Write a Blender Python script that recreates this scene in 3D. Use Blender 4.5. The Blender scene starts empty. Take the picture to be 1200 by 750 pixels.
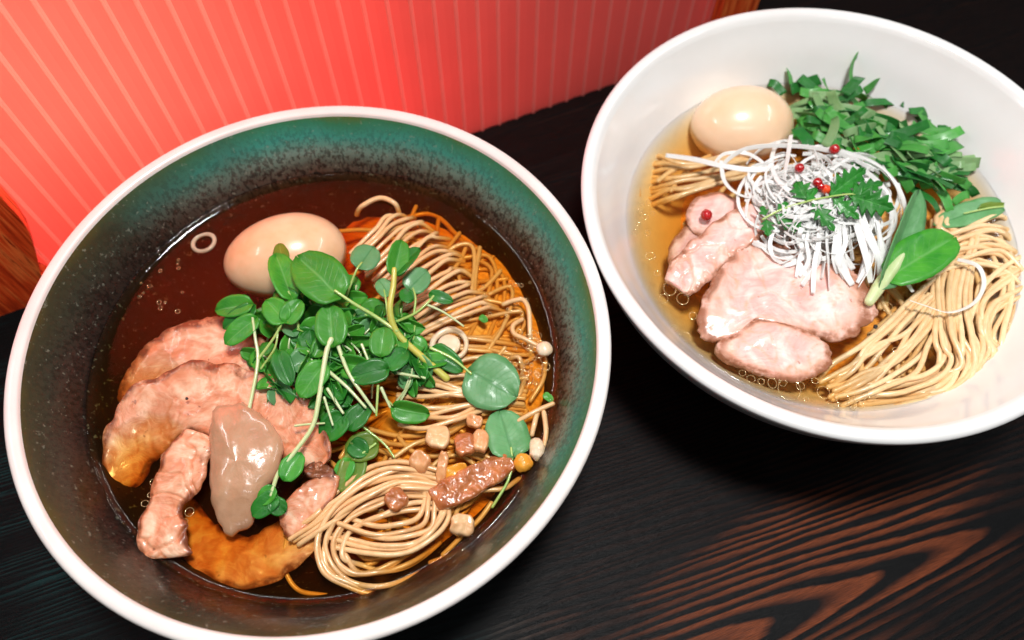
import bpy, math, random
from mathutils import Vector, Matrix, noise as mnoise
PI = math.pi
rnd = random.Random(7)
SC = 0.01                                   # all coordinates below are centimetres
scene = bpy.context.scene
COL = scene.collection

# ------------------------------------------------------------------ camera geometry
FPX = 933.4
CAM = Vector((7.179, -12.566, 25.822))
PITCH, ROLL = 1.100, 0.007
fw = Vector((0, math.cos(PITCH), -math.sin(PITCH)))
ri0 = Vector((1, 0, 0)); up0 = ri0.cross(fw)
ri = ri0*math.cos(ROLL) + up0*math.sin(ROLL)
up = up0*math.cos(ROLL) - ri0*math.sin(ROLL)

def at(x, y, z):
    """point of the scene at height z that lies under a place of the photograph"""
    d = ri*((x-600)/FPX) - up*((y-375)/FPX) + fw
    return CAM + d*((z-CAM.z)/d.z)

HT = -7.0                                   # table height (rims are at 0)
ZL, RL = -2.63, 9.02                        # dark bowl broth
C2 = Vector((20.28, 6.39, 0)); ZR, RR = -2.72, 8.2
R1, R2 = 10.75, 10.38

# ------------------------------------------------------------------ mesh helpers
def S(r, g, b):
    f = lambda c: (c/255)/12.92 if c/255 <= .04045 else ((c/255+.055)/1.055)**2.4
    return (f(r), f(g), f(b), 1)

def link(o, parent=None):
    COL.objects.link(o)
    if parent is not None:
        o.parent = parent
    return o

def tag(o, label=None, cat=None, group=None, kind=None):
    if label: o['label'] = label
    if cat: o['category'] = cat
    if group: o['group'] = group
    if kind: o['kind'] = kind
    return o

def empty(name, p, label=None, cat=None, group=None):
    o = bpy.data.objects.new(name, None); o.empty_display_size = .01
    link(o); o.location = Vector(p)*SC
    return tag(o, label, cat, group)

def mesh(name, V, F, mats, parent=None, smooth=True, fm=None, uv=None, attr=None):
    """one mesh object; V in cm in the world; its origin sits at its own base"""
    V = [Vector(v) for v in V]
    if parent is not None:
        org = Vector(parent.location)/SC
    else:
        org = Vector((sum(v.x for v in V)/len(V), sum(v.y for v in V)/len(V), min(v.z for v in V)))
    me = bpy.data.meshes.new(name)
    me.from_pydata([tuple((v-org)*SC) for v in V], [], F)
    if not isinstance(mats, (list, tuple)): mats = [mats]
    for m in mats: me.materials.append(m)
    if smooth:
        me.polygons.foreach_set('use_smooth', [True]*len(me.polygons))
    if fm:
        me.polygons.foreach_set('material_index', fm)
    if uv:
        l = me.uv_layers.new(name='UVMap')
        for lp in me.loops: l.data[lp.index].uv = uv[lp.vertex_index]
    if attr:
        for k, vals in attr.items():
            a = me.attributes.new(k, 'FLOAT', 'POINT'); a.data.foreach_set('value', vals)
    me.update()
    o = bpy.data.objects.new(name, me); link(o, parent)
    if parent is None: o.location = org*SC
    return o

def spline(P, n, closed=False):
    """Catmull-Rom through tuples of any length"""
    P = [tuple(p) for p in P]; k = len(P); out = []
    m = k if closed else k-1
    for i in range(n):
        t = i/n*m if closed else i/(n-1)*m
        j = min(int(t), m-1); f = t-j
        g = (lambda q: P[q % k]) if closed else (lambda q: P[max(0, min(k-1, q))])
        a, b, c, d = g(j-1), g(j), g(j+1), g(j+2)
        out.append(tuple(.5*(2*b[q]+(c[q]-a[q])*f+(2*a[q]-5*b[q]+4*c[q]-d[q])*f*f+(3*b[q]-a[q]-3*c[q]+d[q])*f**3) for q in range(len(b))))
    return out

def lathe(prof, seg=128, c=(0, 0, 0), wob=0):
    V, F = [], []; n = len(prof)
    for i in range(seg):
        a = 2*PI*i/seg
        w = 1+wob*math.sin(2*a+.6)+wob*.6*math.sin(3*a+2)
        for r, z in prof: V.append((c[0]+r*w*math.cos(a), c[1]+r*w*math.sin(a), c[2]+z))
    for i in range(seg):
        j = (i+1) % seg
        for k in range(n-1): F.append((i*n+k, j*n+k, j*n+k+1, i*n+k+1))
    return V, F

def tube(pts, rad, sides=10):
    """round-ended tube along world points; rad is a number or a list"""
    n = len(pts); P = [Vector(p) for p in pts]
    R = [rad]*n if not isinstance(rad, (list, tuple)) else list(rad)
    # hemispherical ends
    t0 = (P[1]-P[0]).normalized(); t1 = (P[-1]-P[-2]).normalized()
    pre = [(P[0]-t0*R[0]*s, R[0]*math.sqrt(max(0, 1-s*s))+1e-4) for s in (1, .75, .4)]
    post = [(P[-1]+t1*R[-1]*s, R[-1]*math.sqrt(max(0, 1-s*s))+1e-4) for s in (.4, .75, 1)]
    P = [p for p, _ in pre]+P+[p for p, _ in post]; R = [r for _, r in pre]+R+[r for _, r in post]
    n = len(P); V, F = [], []
    nrm = Vector((0, 0, 1))
    for i in range(n):
        t = (P[min(i+1, n-1)]-P[max(i-1, 0)])
        t = t.normalized() if t.length > 1e-9 else Vector((1, 0, 0))
        nrm = nrm - t*nrm.dot(t)
        if nrm.length < 1e-4: nrm = t.orthogonal()
        nrm.normalize(); b = t.cross(nrm)
        for k in range(sides):
            a = 2*PI*k/sides
            V.append(P[i]+(nrm*math.cos(a)+b*math.sin(a))*R[i])
    for i in range(n-1):
        for k in range(sides):
            l = (k+1) % sides
            F.append((i*sides+k, i*sides+l, (i+1)*sides+l, (i+1)*sides+k))
    F.append(tuple(reversed(range(sides)))); F.append(tuple(range((n-1)*sides, n*sides)))
    return V, F

def ribbon(pts, width, thick, n0=Vector((0, 0, 1)), twist=0., taper=.25):
    """flat strip with thickness along world points; uv u along, v across"""
    P = [Vector(p) for p in pts]; n = len(P); V, F, UV = [], [], []
    nrm = Vector(n0)
    for i in range(n):
        t = (P[min(i+1, n-1)]-P[max(i-1, 0)]).normalized()
        nrm = nrm - t*nrm.dot(t)
        if nrm.length < 1e-4: nrm = t.orthogonal()
        nrm.normalize(); b = t.cross(nrm)
        a = twist*i/(n-1); nn = nrm*math.cos(a)+b*math.sin(a); bb = b*math.cos(a)-nrm*math.sin(a)
        u = i/(n-1); w = width*(1-taper*abs(2*u-1)**4)
        for k, (x, y) in enumerate([(-1, -.5), (-.93, -1), (-.75, -1), (.75, -1), (.93, -1), (1, -.5), (1, .5), (.93, 1), (.75, 1), (-.75, 1), (-.93, 1), (-1, .5)]):
            V.append(P[i]+bb*x*w/2+nn*y*thick/2); UV.append((u, x))
    m = 12
    for i in range(n-1):
        for k in range(m):
            l = (k+1) % m
            F.append((i*m+k, i*m+l, (i+1)*m+l, (i+1)*m+k))
    F.append(tuple(reversed(range(m)))); F.append(tuple(range((n-1)*m, n*m)))
    return V, F, UV

def crease(p, seed):
    """soft winding furrow between muscles, 0..1"""
    a = nz((p[0], p[1], 0), .62, seed+13)+.25*nz((p[0], p[1], 0), 1.7, seed+17)
    b = nz((p[0], p[1], 0), .5, seed+31)+.25*nz((p[0], p[1], 0), 1.9, seed+37)
    return max(math.exp(-(a/.035)**2), .8*math.exp(-((b-.12)/.03)**2))

def nz(p, f, s=0): return mnoise.noise(Vector((p[0]*f+s*7.1, p[1]*f+s*3.3, p[2]*f+s)))

def slab(name, outline, Z, thick, mat, parent=None, amp=.06, freq=1.2, seed=0, cdz=None, n=72, pw=3.0, under=.8, furrow=0.):
    """a lump whose plan outline is given as (x, y, dz); rounded edge, uneven top"""
    o = spline(outline, n, True)
    W = [at(x, y, Z+dz) for x, y, dz in o]
    c = Vector((0, 0, 0))
    for w in W: c += w
    c /= n
    if cdz is not None: c.z = Z+cdz
    T = [0.0, .15, .3, .45, .58, .7, .8, .88, .94, .98, 1.0]
    if furrow:
        n = 120; o = spline(outline, n, True); W = [at(x, y, Z+dz) for x, y, dz in o]
        T = [k/24 for k in range(23)]+[.94, .965, .985, 1.0]
    V, F, cr, fu = [], [], [], []
    for side in (1, -1):
        for t in (T if side == 1 else T[:-1]):
            for i, w in enumerate(W):
                p = c.lerp(w, t)
                rag = 1+(.06*nz((w.x, w.y, 0), 2.0, seed)+.04*nz((w.x, w.y, 0), 6, seed))*t
                p = c+(p-c)*rag
                h = (1-t**pw)**.5 if t < 1 else 0
                if side == 1:
                    z = thick*h + amp*(nz(p, freq, seed)+.5*nz(p, freq*2.7, seed+5)+.10*nz(p, freq*6, seed+9))*(.3+.7*h)
                else: z = -thick*under*h
                V.append(p+Vector((0, 0, z)))
                g = crease(p, seed) if furrow and side == 1 else 0
                z -= g*furrow*h; fu.append(g)
                e = max(0, (t-.5)/.5)+.3*nz(p, 1.8, seed+2)*t
                cr.append(max(0, min(1, e)) if side == 1 else 1)
    R = len(T)
    ring = lambda s, k: (k*n) if s == 0 else ((R+k)*n if k < R-1 else (R-1)*n)
    for s in (0, 1):
        for k in range(R-1):
            a, b = ring(s, k), ring(s, k+1)
            for i in range(n):
                j = (i+1) % n
                q = (a+i, b+i, b+j, a+j)
                F.append(q if s == 0 else tuple(reversed(q)))
    return mesh(name, V, F, mat, parent, attr={'crust': cr, 'furrow': fu})

def sweep(name, spine, Z, thick, mat, parent=None, amp=.06, freq=1.3, seed=0, n=120, m=40, sq=9, rag=.16, tilt=0., furrow=0.):
    """a thick folded strip along (x, y, dz, width) in photograph measure"""
    s = spline(spine, n); V, F, cr, fu = [], [], [], []
    SEC = [(px, (1-abs(px)**sq)**.5) for px in (math.sin(PI/2*(1-2*k/43)) for k in range(44))]
    SEC += [(-px, -(1-abs(px)**4)**.5) for px in (math.sin(PI/2*(1-2*k/9)) for k in range(1, 9))]; m = len(SEC)
    for i, (x, y, dz, w) in enumerate(s):
        xa, ya = s[max(0, i-1)][:2]; xb, yb = s[min(n-1, i+1)][:2]
        tx, ty = xb-xa, yb-ya; l = math.hypot(tx, ty) or 1
        nx, ny = -ty/l, tx/l
        u = i/(n-1); e = min(u, 1-u)*n/5
        end = math.sqrt(max(0.0004, 1-(1-min(1, e))**2)) if e < 1 else 1
        gl = 1+rag*nz((x/30, y/30, 0), 1.6, seed)+.5*rag*nz((x/30, y/30, 3), 2.4, seed); gr = 1+rag*nz((x/30, y/30, 9), 1.6, seed)+.5*rag*nz((x/30, y/30, 5), 2.4, seed)
        L = at(x+nx*w/2*end*gl, y+ny*w/2*end*gl, Z+dz-tilt/2); Rr = at(x-nx*w/2*end*gr, y-ny*w/2*end*gr, Z+dz+tilt/2)
        c = (L+Rr)/2; h = (L-Rr)/2
        for px, pz in SEC:
            p = c+h*px
            d = amp*(nz(p, freq, seed)+.5*nz(p, freq*2.7, seed+5)+.10*nz(p, freq*6, seed+9))
            g = crease(p, seed) if furrow and pz > 0 else 0
            p = p+Vector((0, 0, thick*pz*end+(d-g*furrow if pz > 0 else 0))); fu.append(g)
            V.append(p); cr.append(max(0, min(1, max((abs(px)-.32)/.68, 1-end*1.2)+.3*nz(p, 1.8, seed+2))) if pz > -.3 else 1)
    for i in range(n-1):
        for k in range(m):
            l = (k+1) % m
            F.append((i*m+k, (i+1)*m+k, (i+1)*m+l, i*m+l))
    F.append(tuple(range(m))); F.append(tuple(reversed(range((n-1)*m, n*m))))
    return mesh(name, V, F, mat, parent, attr={'crust': cr, 'furrow': fu})

def leaf(name, b, t, width, mat, parent=None, roll=0., cup=.25, bend=.2, teeth=0, nu=13, nv=9, pt=.8, seed=0, fold=0.):
    """leaf blade from world point b (stalk end) to t (tip); width in cm"""
    b, t = Vector(b), Vector(t); ax = t-b; L = ax.length; a = ax/L
    view = (CAM-(b+t)/2).normalized()
    n = (view*.6+Vector((0, 0, 1))*.6); n = (n-a*n.dot(a)).normalized()
    s = a.cross(n); cr, sr = math.cos(roll), math.sin(roll)
    n, s = n*cr+s*sr, s*cr-n*sr
    if teeth: nu = teeth*6+1
    V, F, UV = [], [], []; th = .016
    for side in (1, -1):
        for i in range(nu):
            u = i/(nu-1)
            if teeth: w = max(.02, math.sin(PI*min(1, u**pt))**.7)*width/2
            else: w = max(.02, (max(0, 1-abs(2*u**.86-1)**2.3))**.56)*width/2
            if teeth:
                ph = (u*teeth) % 1
                w *= .45+.75*ph if u < .93 else .6
            w *= 1+.10*nz((u*3, seed*1.7, 0), 1.0)+.05*nz((u*9, seed*2.3, 4), 1.0)
            for j in range(nv):
                v = 2*j/(nv-1)-1
                x = u*L+(.18*width*abs(v) if teeth else -.12*L*abs(v)**2*(1-u)+.05*L*abs(v)*u*u)
                z = cup*abs(v)**1.6*w + fold*abs(v)*w - bend*L*(u-.4)**2 + .05*width*nz((u*2.5, v*2, seed*3.1), 1.3)
                z -= .04*width*math.exp(-(v/.12)**2)
                V.append(b+a*x+s*v*w+n*(z+side*th)); UV.append((u, v))
    M = nu*nv
    for i in range(nu-1):
        for j in range(nv-1):
            q = (i*nv+j, (i+1)*nv+j, (i+1)*nv+j+1, i*nv+j+1)
            F.append(tuple(reversed(q))); F.append(tuple(M+k for k in q))
    bd = [i*nv for i in range(nu)]+[(nu-1)*nv+j for j in range(1, nv)]+[i*nv+nv-1 for i in range(nu-2, -1, -1)]+[j for j in range(nv-2, 0, -1)]
    for k in range(len(bd)):
        p, q = bd[k], bd[(k+1) % len(bd)]
        F.append((p, q, M+q, M+p))
    return mesh(name, V, F, mat, parent, uv=UV)

def ball(name, c, r, mat, parent=None, seg=24, sc=(1, 1, 1), rot=0, wr=0, seed=0, egg=0.):
    V, F = [], []; m = seg; k = seg//2; c = Vector(c)
    for i in range(k+1):
        th = PI*i/k
        for j in range(m):
            ph = 2*PI*j/m
            d = Vector((math.sin(th)*math.cos(ph), math.sin(th)*math.sin(ph), math.cos(th)))
            rr = r*(1+wr*nz(d, 2.2, seed)+wr*.5*nz(d, 5, seed))
            q = Vector((d.x*sc[0], d.y*sc[1]*(1+egg*d.x), d.z*sc[2]*(1+egg*d.x)))*rr
            V.append(c+Vector((q.x*math.cos(rot)-q.y*math.sin(rot), q.x*math.sin(rot)+q.y*math.cos(rot), q.z)))
    for i in range(k):
        for j in range(m):
            l = (j+1) % m
            F.append((i*m+j, (i+1)*m+j, (i+1)*m+l, i*m+l))
    return mesh(name, V, F, mat, parent)

# ------------------------------------------------------------------ materials
class NT:
    def __init__(s, name):
        s.m = bpy.data.materials.new(name); s.m.use_nodes = True
        s.t = s.m.node_tree; s.n = s.t.nodes; s.l = s.t.links
        s.b = s.n['Principled BSDF']; s.out = s.n['Material Output']
    def node(s, ty, **k):
        n = s.n.new(ty)
        for a, v in k.items(): setattr(n, a, v)
        return n
    def lk(s, a, b): s.l.new(a, b)
    def sock(s, x, inp):
        if hasattr(x, 'is_linked'): s.lk(x, inp)
        else: inp.default_value = x
    def math(s, op, a, b=0., c=None, clamp=False):
        n = s.node('ShaderNodeMath', operation=op, use_clamp=clamp)
        s.sock(a, n.inputs[0]); s.sock(b, n.inputs[1])
        if c is not None: s.sock(c, n.inputs[2])
        return n.outputs[0]
    def obj(s): return s.node('ShaderNodeTexCoord').outputs['Object']
    def noise(s, vec, scale, detail=4, rough=.55, dist=0):
        n = s.node('ShaderNodeTexNoise'); s.lk(vec, n.inputs['Vector'])
        n.inputs['Scale'].default_value = scale; n.inputs['Detail'].default_value = detail
        n.inputs['Roughness'].default_value = rough; n.inputs['Distortion'].default_value = dist
        return n.outputs['Fac']
    def mapr(s, v, a, b, c=0., d=1.):
        n = s.node('ShaderNodeMapRange'); s.lk(v, n.inputs[0])
        for i, x in enumerate((a, b, c, d)): n.inputs[1+i].default_value = x
        return n.outputs[0]
    def mix(s, f, a, b, blend='MIX'):
        n = s.node('ShaderNodeMix', data_type='RGBA', blend_type=blend)
        s.sock(f, n.inputs[0]); s.sock(a, n.inputs[6]); s.sock(b, n.inputs[7])
        return n.outputs[2]
    def ramp(s, v, stops):
        n = s.node('ShaderNodeValToRGB'); s.lk(v, n.inputs[0]); e = n.color_ramp.elements
        while len(e) < len(stops): e.new(.5)
        for q, (p, c) in zip(e, stops): q.position = p; q.color = c
        return n.outputs[0]
    def vmap(s, vec, scale=(1, 1, 1), rot=(0, 0, 0), loc=(0, 0, 0)):
        n = s.node('ShaderNodeMapping'); s.lk(vec, n.inputs[0])
        n.inputs['Scale'].default_value = scale; n.inputs['Rotation'].default_value = rot; n.inputs['Location'].default_value = loc
        return n.outputs[0]
    def bump(s, h, strength=.3, dist=.001, to=True):
        n = s.node('ShaderNodeBump'); s.lk(h, n.inputs['Height'])
        n.inputs['Strength'].default_value = strength; n.inputs['Distance'].default_value = dist
        if to: s.lk(n.outputs[0], s.b.inputs['Normal'])
        return n.outputs[0]
    def set(s, **k):
        for a, v in k.items():
            nm = {'col': 'Base Color', 'rough': 'Roughness', 'coat': 'Coat Weight', 'coatr': 'Coat Roughness', 'sss': 'Subsurface Weight',
                  'sssr': 'Subsurface Radius', 'ssss': 'Subsurface Scale', 'spec': 'Specular IOR Level', 'tr': 'Transmission Weight', 'ior': 'IOR'}[a]
            s.sock(v, s.b.inputs[nm])
        return s

def rand_of(N):   # a different shade for each object
    return N.node('ShaderNodeObjectInfo').outputs['Random']

def m_noodle(name, c1, c2):
    N = NT(name); o = N.obj(); f = N.noise(o, 300, 4)
    c = N.mix(rand_of(N), c1, c2); c = N.mix(N.mapr(f, .45, .75, 0, .5), c, tuple(x*.72 for x in c2[:3])+(1,))
    sp = N.noise(o, 1800, 2); c = N.mix(N.mapr(sp, .68, .76, 0, .35), c, S(150, 95, 55))
    N.set(col=c, rough=.32, coat=.4, coatr=.12, sss=.03, ssss=.002, sssr=(1, .6, .35)); N.bump(N.noise(o, 500, 4), .35, .0004)
    return N.m
M_NOO_L = m_noodle('noodle_rich', S(232, 190, 138), S(218, 168, 112))
M_NOO_R = m_noodle('noodle_pale', S(242, 208, 160), S(228, 188, 136))

def m_meat(name, lean, lean2, fat, soak, crust):
    N = NT(name); o = N.obj()
    d = N.noise(N.vmap(o, (1, 1, 1.5)), 55, 4, .55, .8)
    c = N.ramp(d, [(.3, lean), (.42, lean2), (.5, lean), (.57, fat), (.66, lean)])
    # fine fibres of the muscle, bending with the slice
    wv = N.noise(N.vmap(o, (1, 1, 1)), 30, 2)
    r = N.node('ShaderNodeVectorRotate', rotation_type='Z_AXIS'); N.lk(o, r.inputs['Vector']); N.lk(N.math('MULTIPLY', wv, 3.5), r.inputs['Angle'])
    fb = N.noise(N.vmap(r.outputs[0], (1, .16, 1)), 620, 5, .65, .3)
    c = N.mix(N.mapr(fb, .5, .72, 0, .5), c, fat)
    c = N.mix(N.mapr(fb, .5, .3, 0, .35), c, lean2)
    at_ = N.node('ShaderNodeAttribute', attribute_name='crust').outputs['Fac']
    nn = N.noise(o, 150, 5, .65)
    c = N.mix(N.math('MULTIPLY', N.mapr(at_, .15, .85, 0, .8), N.mapr(nn, .3, .55, .3, 1)), c, soak)
    fa = N.node('ShaderNodeAttribute', attribute_name='furrow').outputs['Fac']
    c = N.mix(N.math('MULTIPLY', fa, N.mapr(nn, .35, .6, .25, .8)), c, soak)
    e = N.math('MULTIPLY', N.mapr(at_, .6, .82, 0, 1), N.mapr(nn, .36, .54, .1, .95))
    c = N.mix(e, c, crust)
    fl = N.noise(o, 420, 2); c = N.mix(N.mapr(fl, .70, .76, 0, .6), c, crust)
    N.set(col=c, rough=.45, coat=.28, coatr=.12, sss=.18, ssss=.0025, sssr=(1, .45, .3))
    h = N.math('ADD', N.math('MULTIPLY', fb, .8), N.math('MULTIPLY', N.noise(o, 300, 4), .3))
    N.bump(h, .45, .0007)
    return N.m
M_MEAT_L = m_meat('roast_pork_rich', S(226, 164, 128), S(208, 132, 94), S(238, 198, 166), S(196, 108, 56), S(116, 56, 28))
M_MEAT_R = m_meat('roast_pork_pale', S(236, 192, 182), S(226, 164, 154), S(244, 216, 206), S(214, 152, 116), S(146, 88, 58))
M_CRUST = m_meat('browned_crust', S(140, 82, 52), S(110, 60, 38), S(180, 120, 85), S(90, 48, 28), S(60, 30, 20))

def m_simple(name, c1, c2, scale=150, rough=.35, coat=.5, bump=.3, bs=300, sss=.1, rs=None, dist=.0006):
    N = NT(name); o = N.obj()
    c = N.mix(N.mapr(N.noise(o, scale, 4), .35, .65), c1, c2)
    N.set(col=c, rough=rough, coat=coat, coatr=.08, sss=sss, ssss=.003, sssr=(1, .6, .4)); N.bump(N.noise(o, bs, 4), bump, dist)
    return N.m
M_EGG_L = m_simple('marinated_egg_white', S(242, 202, 162), S(230, 178, 132), 55, .3, .5, .05, 120, .25)
M_EGG_R = m_simple('pale_egg_white', S(246, 212, 178), S(240, 200, 160), 40, .28, .6, .05, 120, .25)
M_PASTE = m_simple('mushroom_paste', S(190, 148, 116), S(176, 132, 100), 120, .27, .7, .5, 150, .1, dist=.0012)
M_DICE = m_simple('braised_cube', S(226, 170, 118), S(196, 128, 76), 130, .3, .6, .5, 260, .1)
M_DICE_P = m_simple('pale_braised_cube', S(238, 196, 148), S(216, 160, 108), 130, .3, .5, .4, 260, .1)
M_DICE_D = m_simple('dark_braised_cube', S(190, 116, 66), S(150, 82, 42), 160, .3, .6, .7, 300, .05)
M_STEMW = m_simple('white_stalk', S(236, 216, 188), S(220, 190, 150), 150, .3, .5, .2, 300, .2)
M_CORN = m_simple('yellow_kernel', S(238, 170, 60), S(222, 140, 40), 150, .25, .7, .2, 300, .2)
M_PEPPER = m_simple('pink_peppercorn', S(188, 14, 18), S(140, 6, 14), 250, .25, .6, .5, 500, .05)
M_SEED = m_simple('orange_seed', S(240, 84, 44), S(224, 60, 30), 250, .3, .6, .4, 500, .1)
M_STEM = m_simple('green_stalk', S(178, 200, 116), S(150, 184, 92), 120, .35, .4, .1, 300, .15)
M_STEMY = m_simple('yellowish_stalk', S(204, 190, 84), S(176, 184, 84), 90, .35, .4, .1, 300, .15)
M_STEMP = m_simple('pale_stalk', S(206, 216, 168), S(190, 206, 144), 120, .35, .4, .1, 300, .15)

def m_leaf(name, c1, c2, vein, tr=.3, rough=.42, coat=.14, vs=.6, veins=9.):
    N = NT(name); o = N.obj()
    uvn = N.node('ShaderNodeUVMap'); sp = N.node('ShaderNodeSeparateXYZ'); N.lk(uvn.outputs[0], sp.inputs[0])
    u, v = sp.outputs[0], sp.outputs[1]
    av = N.math('ABSOLUTE', v)
    mid = N.mapr(av, .02, .09, 1, 0)
    ph = N.math('SUBTRACT', N.math('MULTIPLY', u, veins), N.math('MULTIPLY', av, 2.6))
    ph = N.math('ADD', ph, N.math('MULTIPLY', N.noise(o, 250, 2), .8))
    tri = N.math('ABSOLUTE', N.math('SUBTRACT', N.math('FRACT', ph), .5))
    sec = N.math('MULTIPLY', N.mapr(tri, .0, .07, 1, 0), N.mapr(av, .2, 1., .9, .2))
    vn = N.math('MAXIMUM', mid, N.math('MULTIPLY', sec, .6))
    c = N.mix(N.mapr(N.noise(o, 140, 4), .3, .7), c1, c2)
    c = N.mix(N.math('MULTIPLY', rand_of(N), .5), c, tuple(x*.5 for x in c1[:3])+(1,))
    c = N.mix(N.math('MULTIPLY', vn, vs), c, vein)
    N.set(col=c, rough=rough, coat=coat, coatr=.12)
    nb = N.bump(N.math('ADD', N.math('MULTIPLY', vn, -.6), N.noise(o, 220, 4)), .35, .0006)
    T = N.node('ShaderNodeBsdfTranslucent'); N.lk(c, T.inputs[0])
    mx = N.node('ShaderNodeMixShader'); mx.inputs[0].default_value = tr
    N.lk(N.b.outputs[0], mx.inputs[1]); N.lk(T.outputs[0], mx.inputs[2]); N.lk(mx.outputs[0], N.out.inputs[0])
    return N.m
M_LEAF = m_leaf('cress_leaf', S(92, 184, 56), S(52, 152, 46), S(140, 200, 120), vs=.4)
M_LEAF_D = m_leaf('dark_cress_leaf', S(56, 150, 46), S(28, 112, 36), S(80, 160, 80), vs=.3)
M_LEAF_L = m_leaf('pale_cress_leaf', S(128, 190, 128), S(96, 164, 96), S(66, 136, 70), vs=.6)
M_LEAF_Y = m_leaf('soaked_cress_leaf', S(140, 160, 50), S(96, 150, 50), S(170, 190, 90), vs=.4)
M_SERR = m_leaf('serrated_leaf', S(50, 156, 44), S(26, 116, 34), S(100, 190, 90), vs=.5, veins=5.)
M_HERB = m_leaf('herb_green', S(100, 192, 84), S(68, 166, 66), S(86, 164, 90), vs=.15, rough=.4)
M_HERB_D = m_leaf('herb_dark', S(50, 144, 56), S(32, 114, 46), S(70, 150, 76), vs=.15, rough=.4)
M_HERB_P = m_leaf('herb_underside', S(160, 200, 136), S(132, 180, 112), S(160, 196, 140), vs=.15, rough=.5)

def m_leek():
    N = NT('white_leek'); o = N.obj()
    uvn = N.node('ShaderNodeUVMap'); sp = N.node('ShaderNodeSeparateXYZ'); N.lk(uvn.outputs[0], sp.inputs[0])
    c = N.mix(N.mapr(N.noise(o, 200, 3), .35, .65), (.97, .97, .95, 1), (.93, .93, .90, 1))
    N.set(col=c, rough=.25, coat=.5, coatr=.08)
    st = N.math('SINE', N.math('MULTIPLY', sp.outputs[1], 9.)); N.bump(st, .25, .0003)
    T = N.node('ShaderNodeBsdfTranslucent'); N.lk(c, T.inputs[0])
    mx = N.node('ShaderNodeMixShader'); mx.inputs[0].default_value = .22
    N.lk(N.b.outputs[0], mx.inputs[1]); N.lk(T.outputs[0], mx.inputs[2])
    tp = N.node('ShaderNodeBsdfTransparent'); m2 = N.node('ShaderNodeMixShader'); m2.inputs[0].default_value = .03
    N.lk(mx.outputs[0], m2.inputs[1]); N.lk(tp.outputs[0], m2.inputs[2]); N.lk(m2.outputs[0], N.out.inputs[0])
    return N.m
M_LEEK = m_leek()

def m_broth(name, absd, absc, scd, scc, spots):
    N = NT(name); o = N.obj(); N.n.remove(N.b)
    tp = N.node('ShaderNodeBsdfTransparent'); gl = N.node('ShaderNodeBsdfGlossy'); gl.inputs['Roughness'].default_value = .06
    fr = N.node('ShaderNodeFresnel'); fr.inputs[0].default_value = 1.38
    h = N.math('ADD', N.math('MULTIPLY', N.noise(o, 45, 3), .6), N.math('MULTIPLY', N.noise(o, 220, 2), spots))
    bp = N.node('ShaderNodeBump'); bp.inputs['Strength'].default_value = .5; bp.inputs['Distance'].default_value = .0008
    N.lk(h, bp.inputs['Height']); N.lk(bp.outputs[0], gl.inputs['Normal']); N.lk(bp.outputs[0], fr.inputs['Normal'])
    mx = N.node('ShaderNodeMixShader'); N.lk(fr.outputs[0], mx.inputs[0]); N.lk(tp.outputs[0], mx.inputs[1]); N.lk(gl.outputs[0], mx.inputs[2])
    N.lk(mx.outputs[0], N.out.inputs['Surface'])
    va = N.node('ShaderNodeVolumeAbsorption'); va.inputs['Color'].default_value = absc; va.inputs['Density'].default_value = absd
    vs = N.node('ShaderNodeVolumeScatter'); vs.inputs['Color'].default_value = scc; vs.inputs['Density'].default_value = scd
    ad = N.node('ShaderNodeAddShader'); N.lk(va.outputs[0], ad.inputs[0]); N.lk(vs.outputs[0], ad.inputs[1])
    N.lk(ad.outputs[0], N.out.inputs['Volume'])
    return N.m
M_BROTH_L = m_broth('soy_broth', 205, (.95, .70, .02, 1), 3.0, (.95, .5, .12, 1), .25)
M_BROTH_R = m_broth('clear_golden_broth', 72, (.994, .70, .0, 1), 4, (1, .8, .4, 1), .15)

def m_drop(name):
    N = NT(name); N.n.remove(N.b)
    tp = N.node('ShaderNodeBsdfTransparent'); gl = N.node('ShaderNodeBsdfGlossy'); gl.inputs['Roughness'].default_value = .08; gl.inputs['Color'].default_value = S(255, 240, 205)
    df = N.node('ShaderNodeBsdfDiffuse'); df.inputs[0].default_value = S(250, 214, 150)
    m1 = N.node('ShaderNodeMixShader'); m1.inputs[0].default_value = .5; N.lk(df.outputs[0], m1.inputs[1]); N.lk(gl.outputs[0], m1.inputs[2])
    mx = N.node('ShaderNodeMixShader'); mx.inputs[0].default_value = .42; N.lk(tp.outputs[0], mx.inputs[1]); N.lk(m1.outputs[0], mx.inputs[2])
    N.lk(mx.outputs[0], N.out.inputs['Surface']); return N.m
M_DROP = m_drop('oil_droplet')

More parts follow.
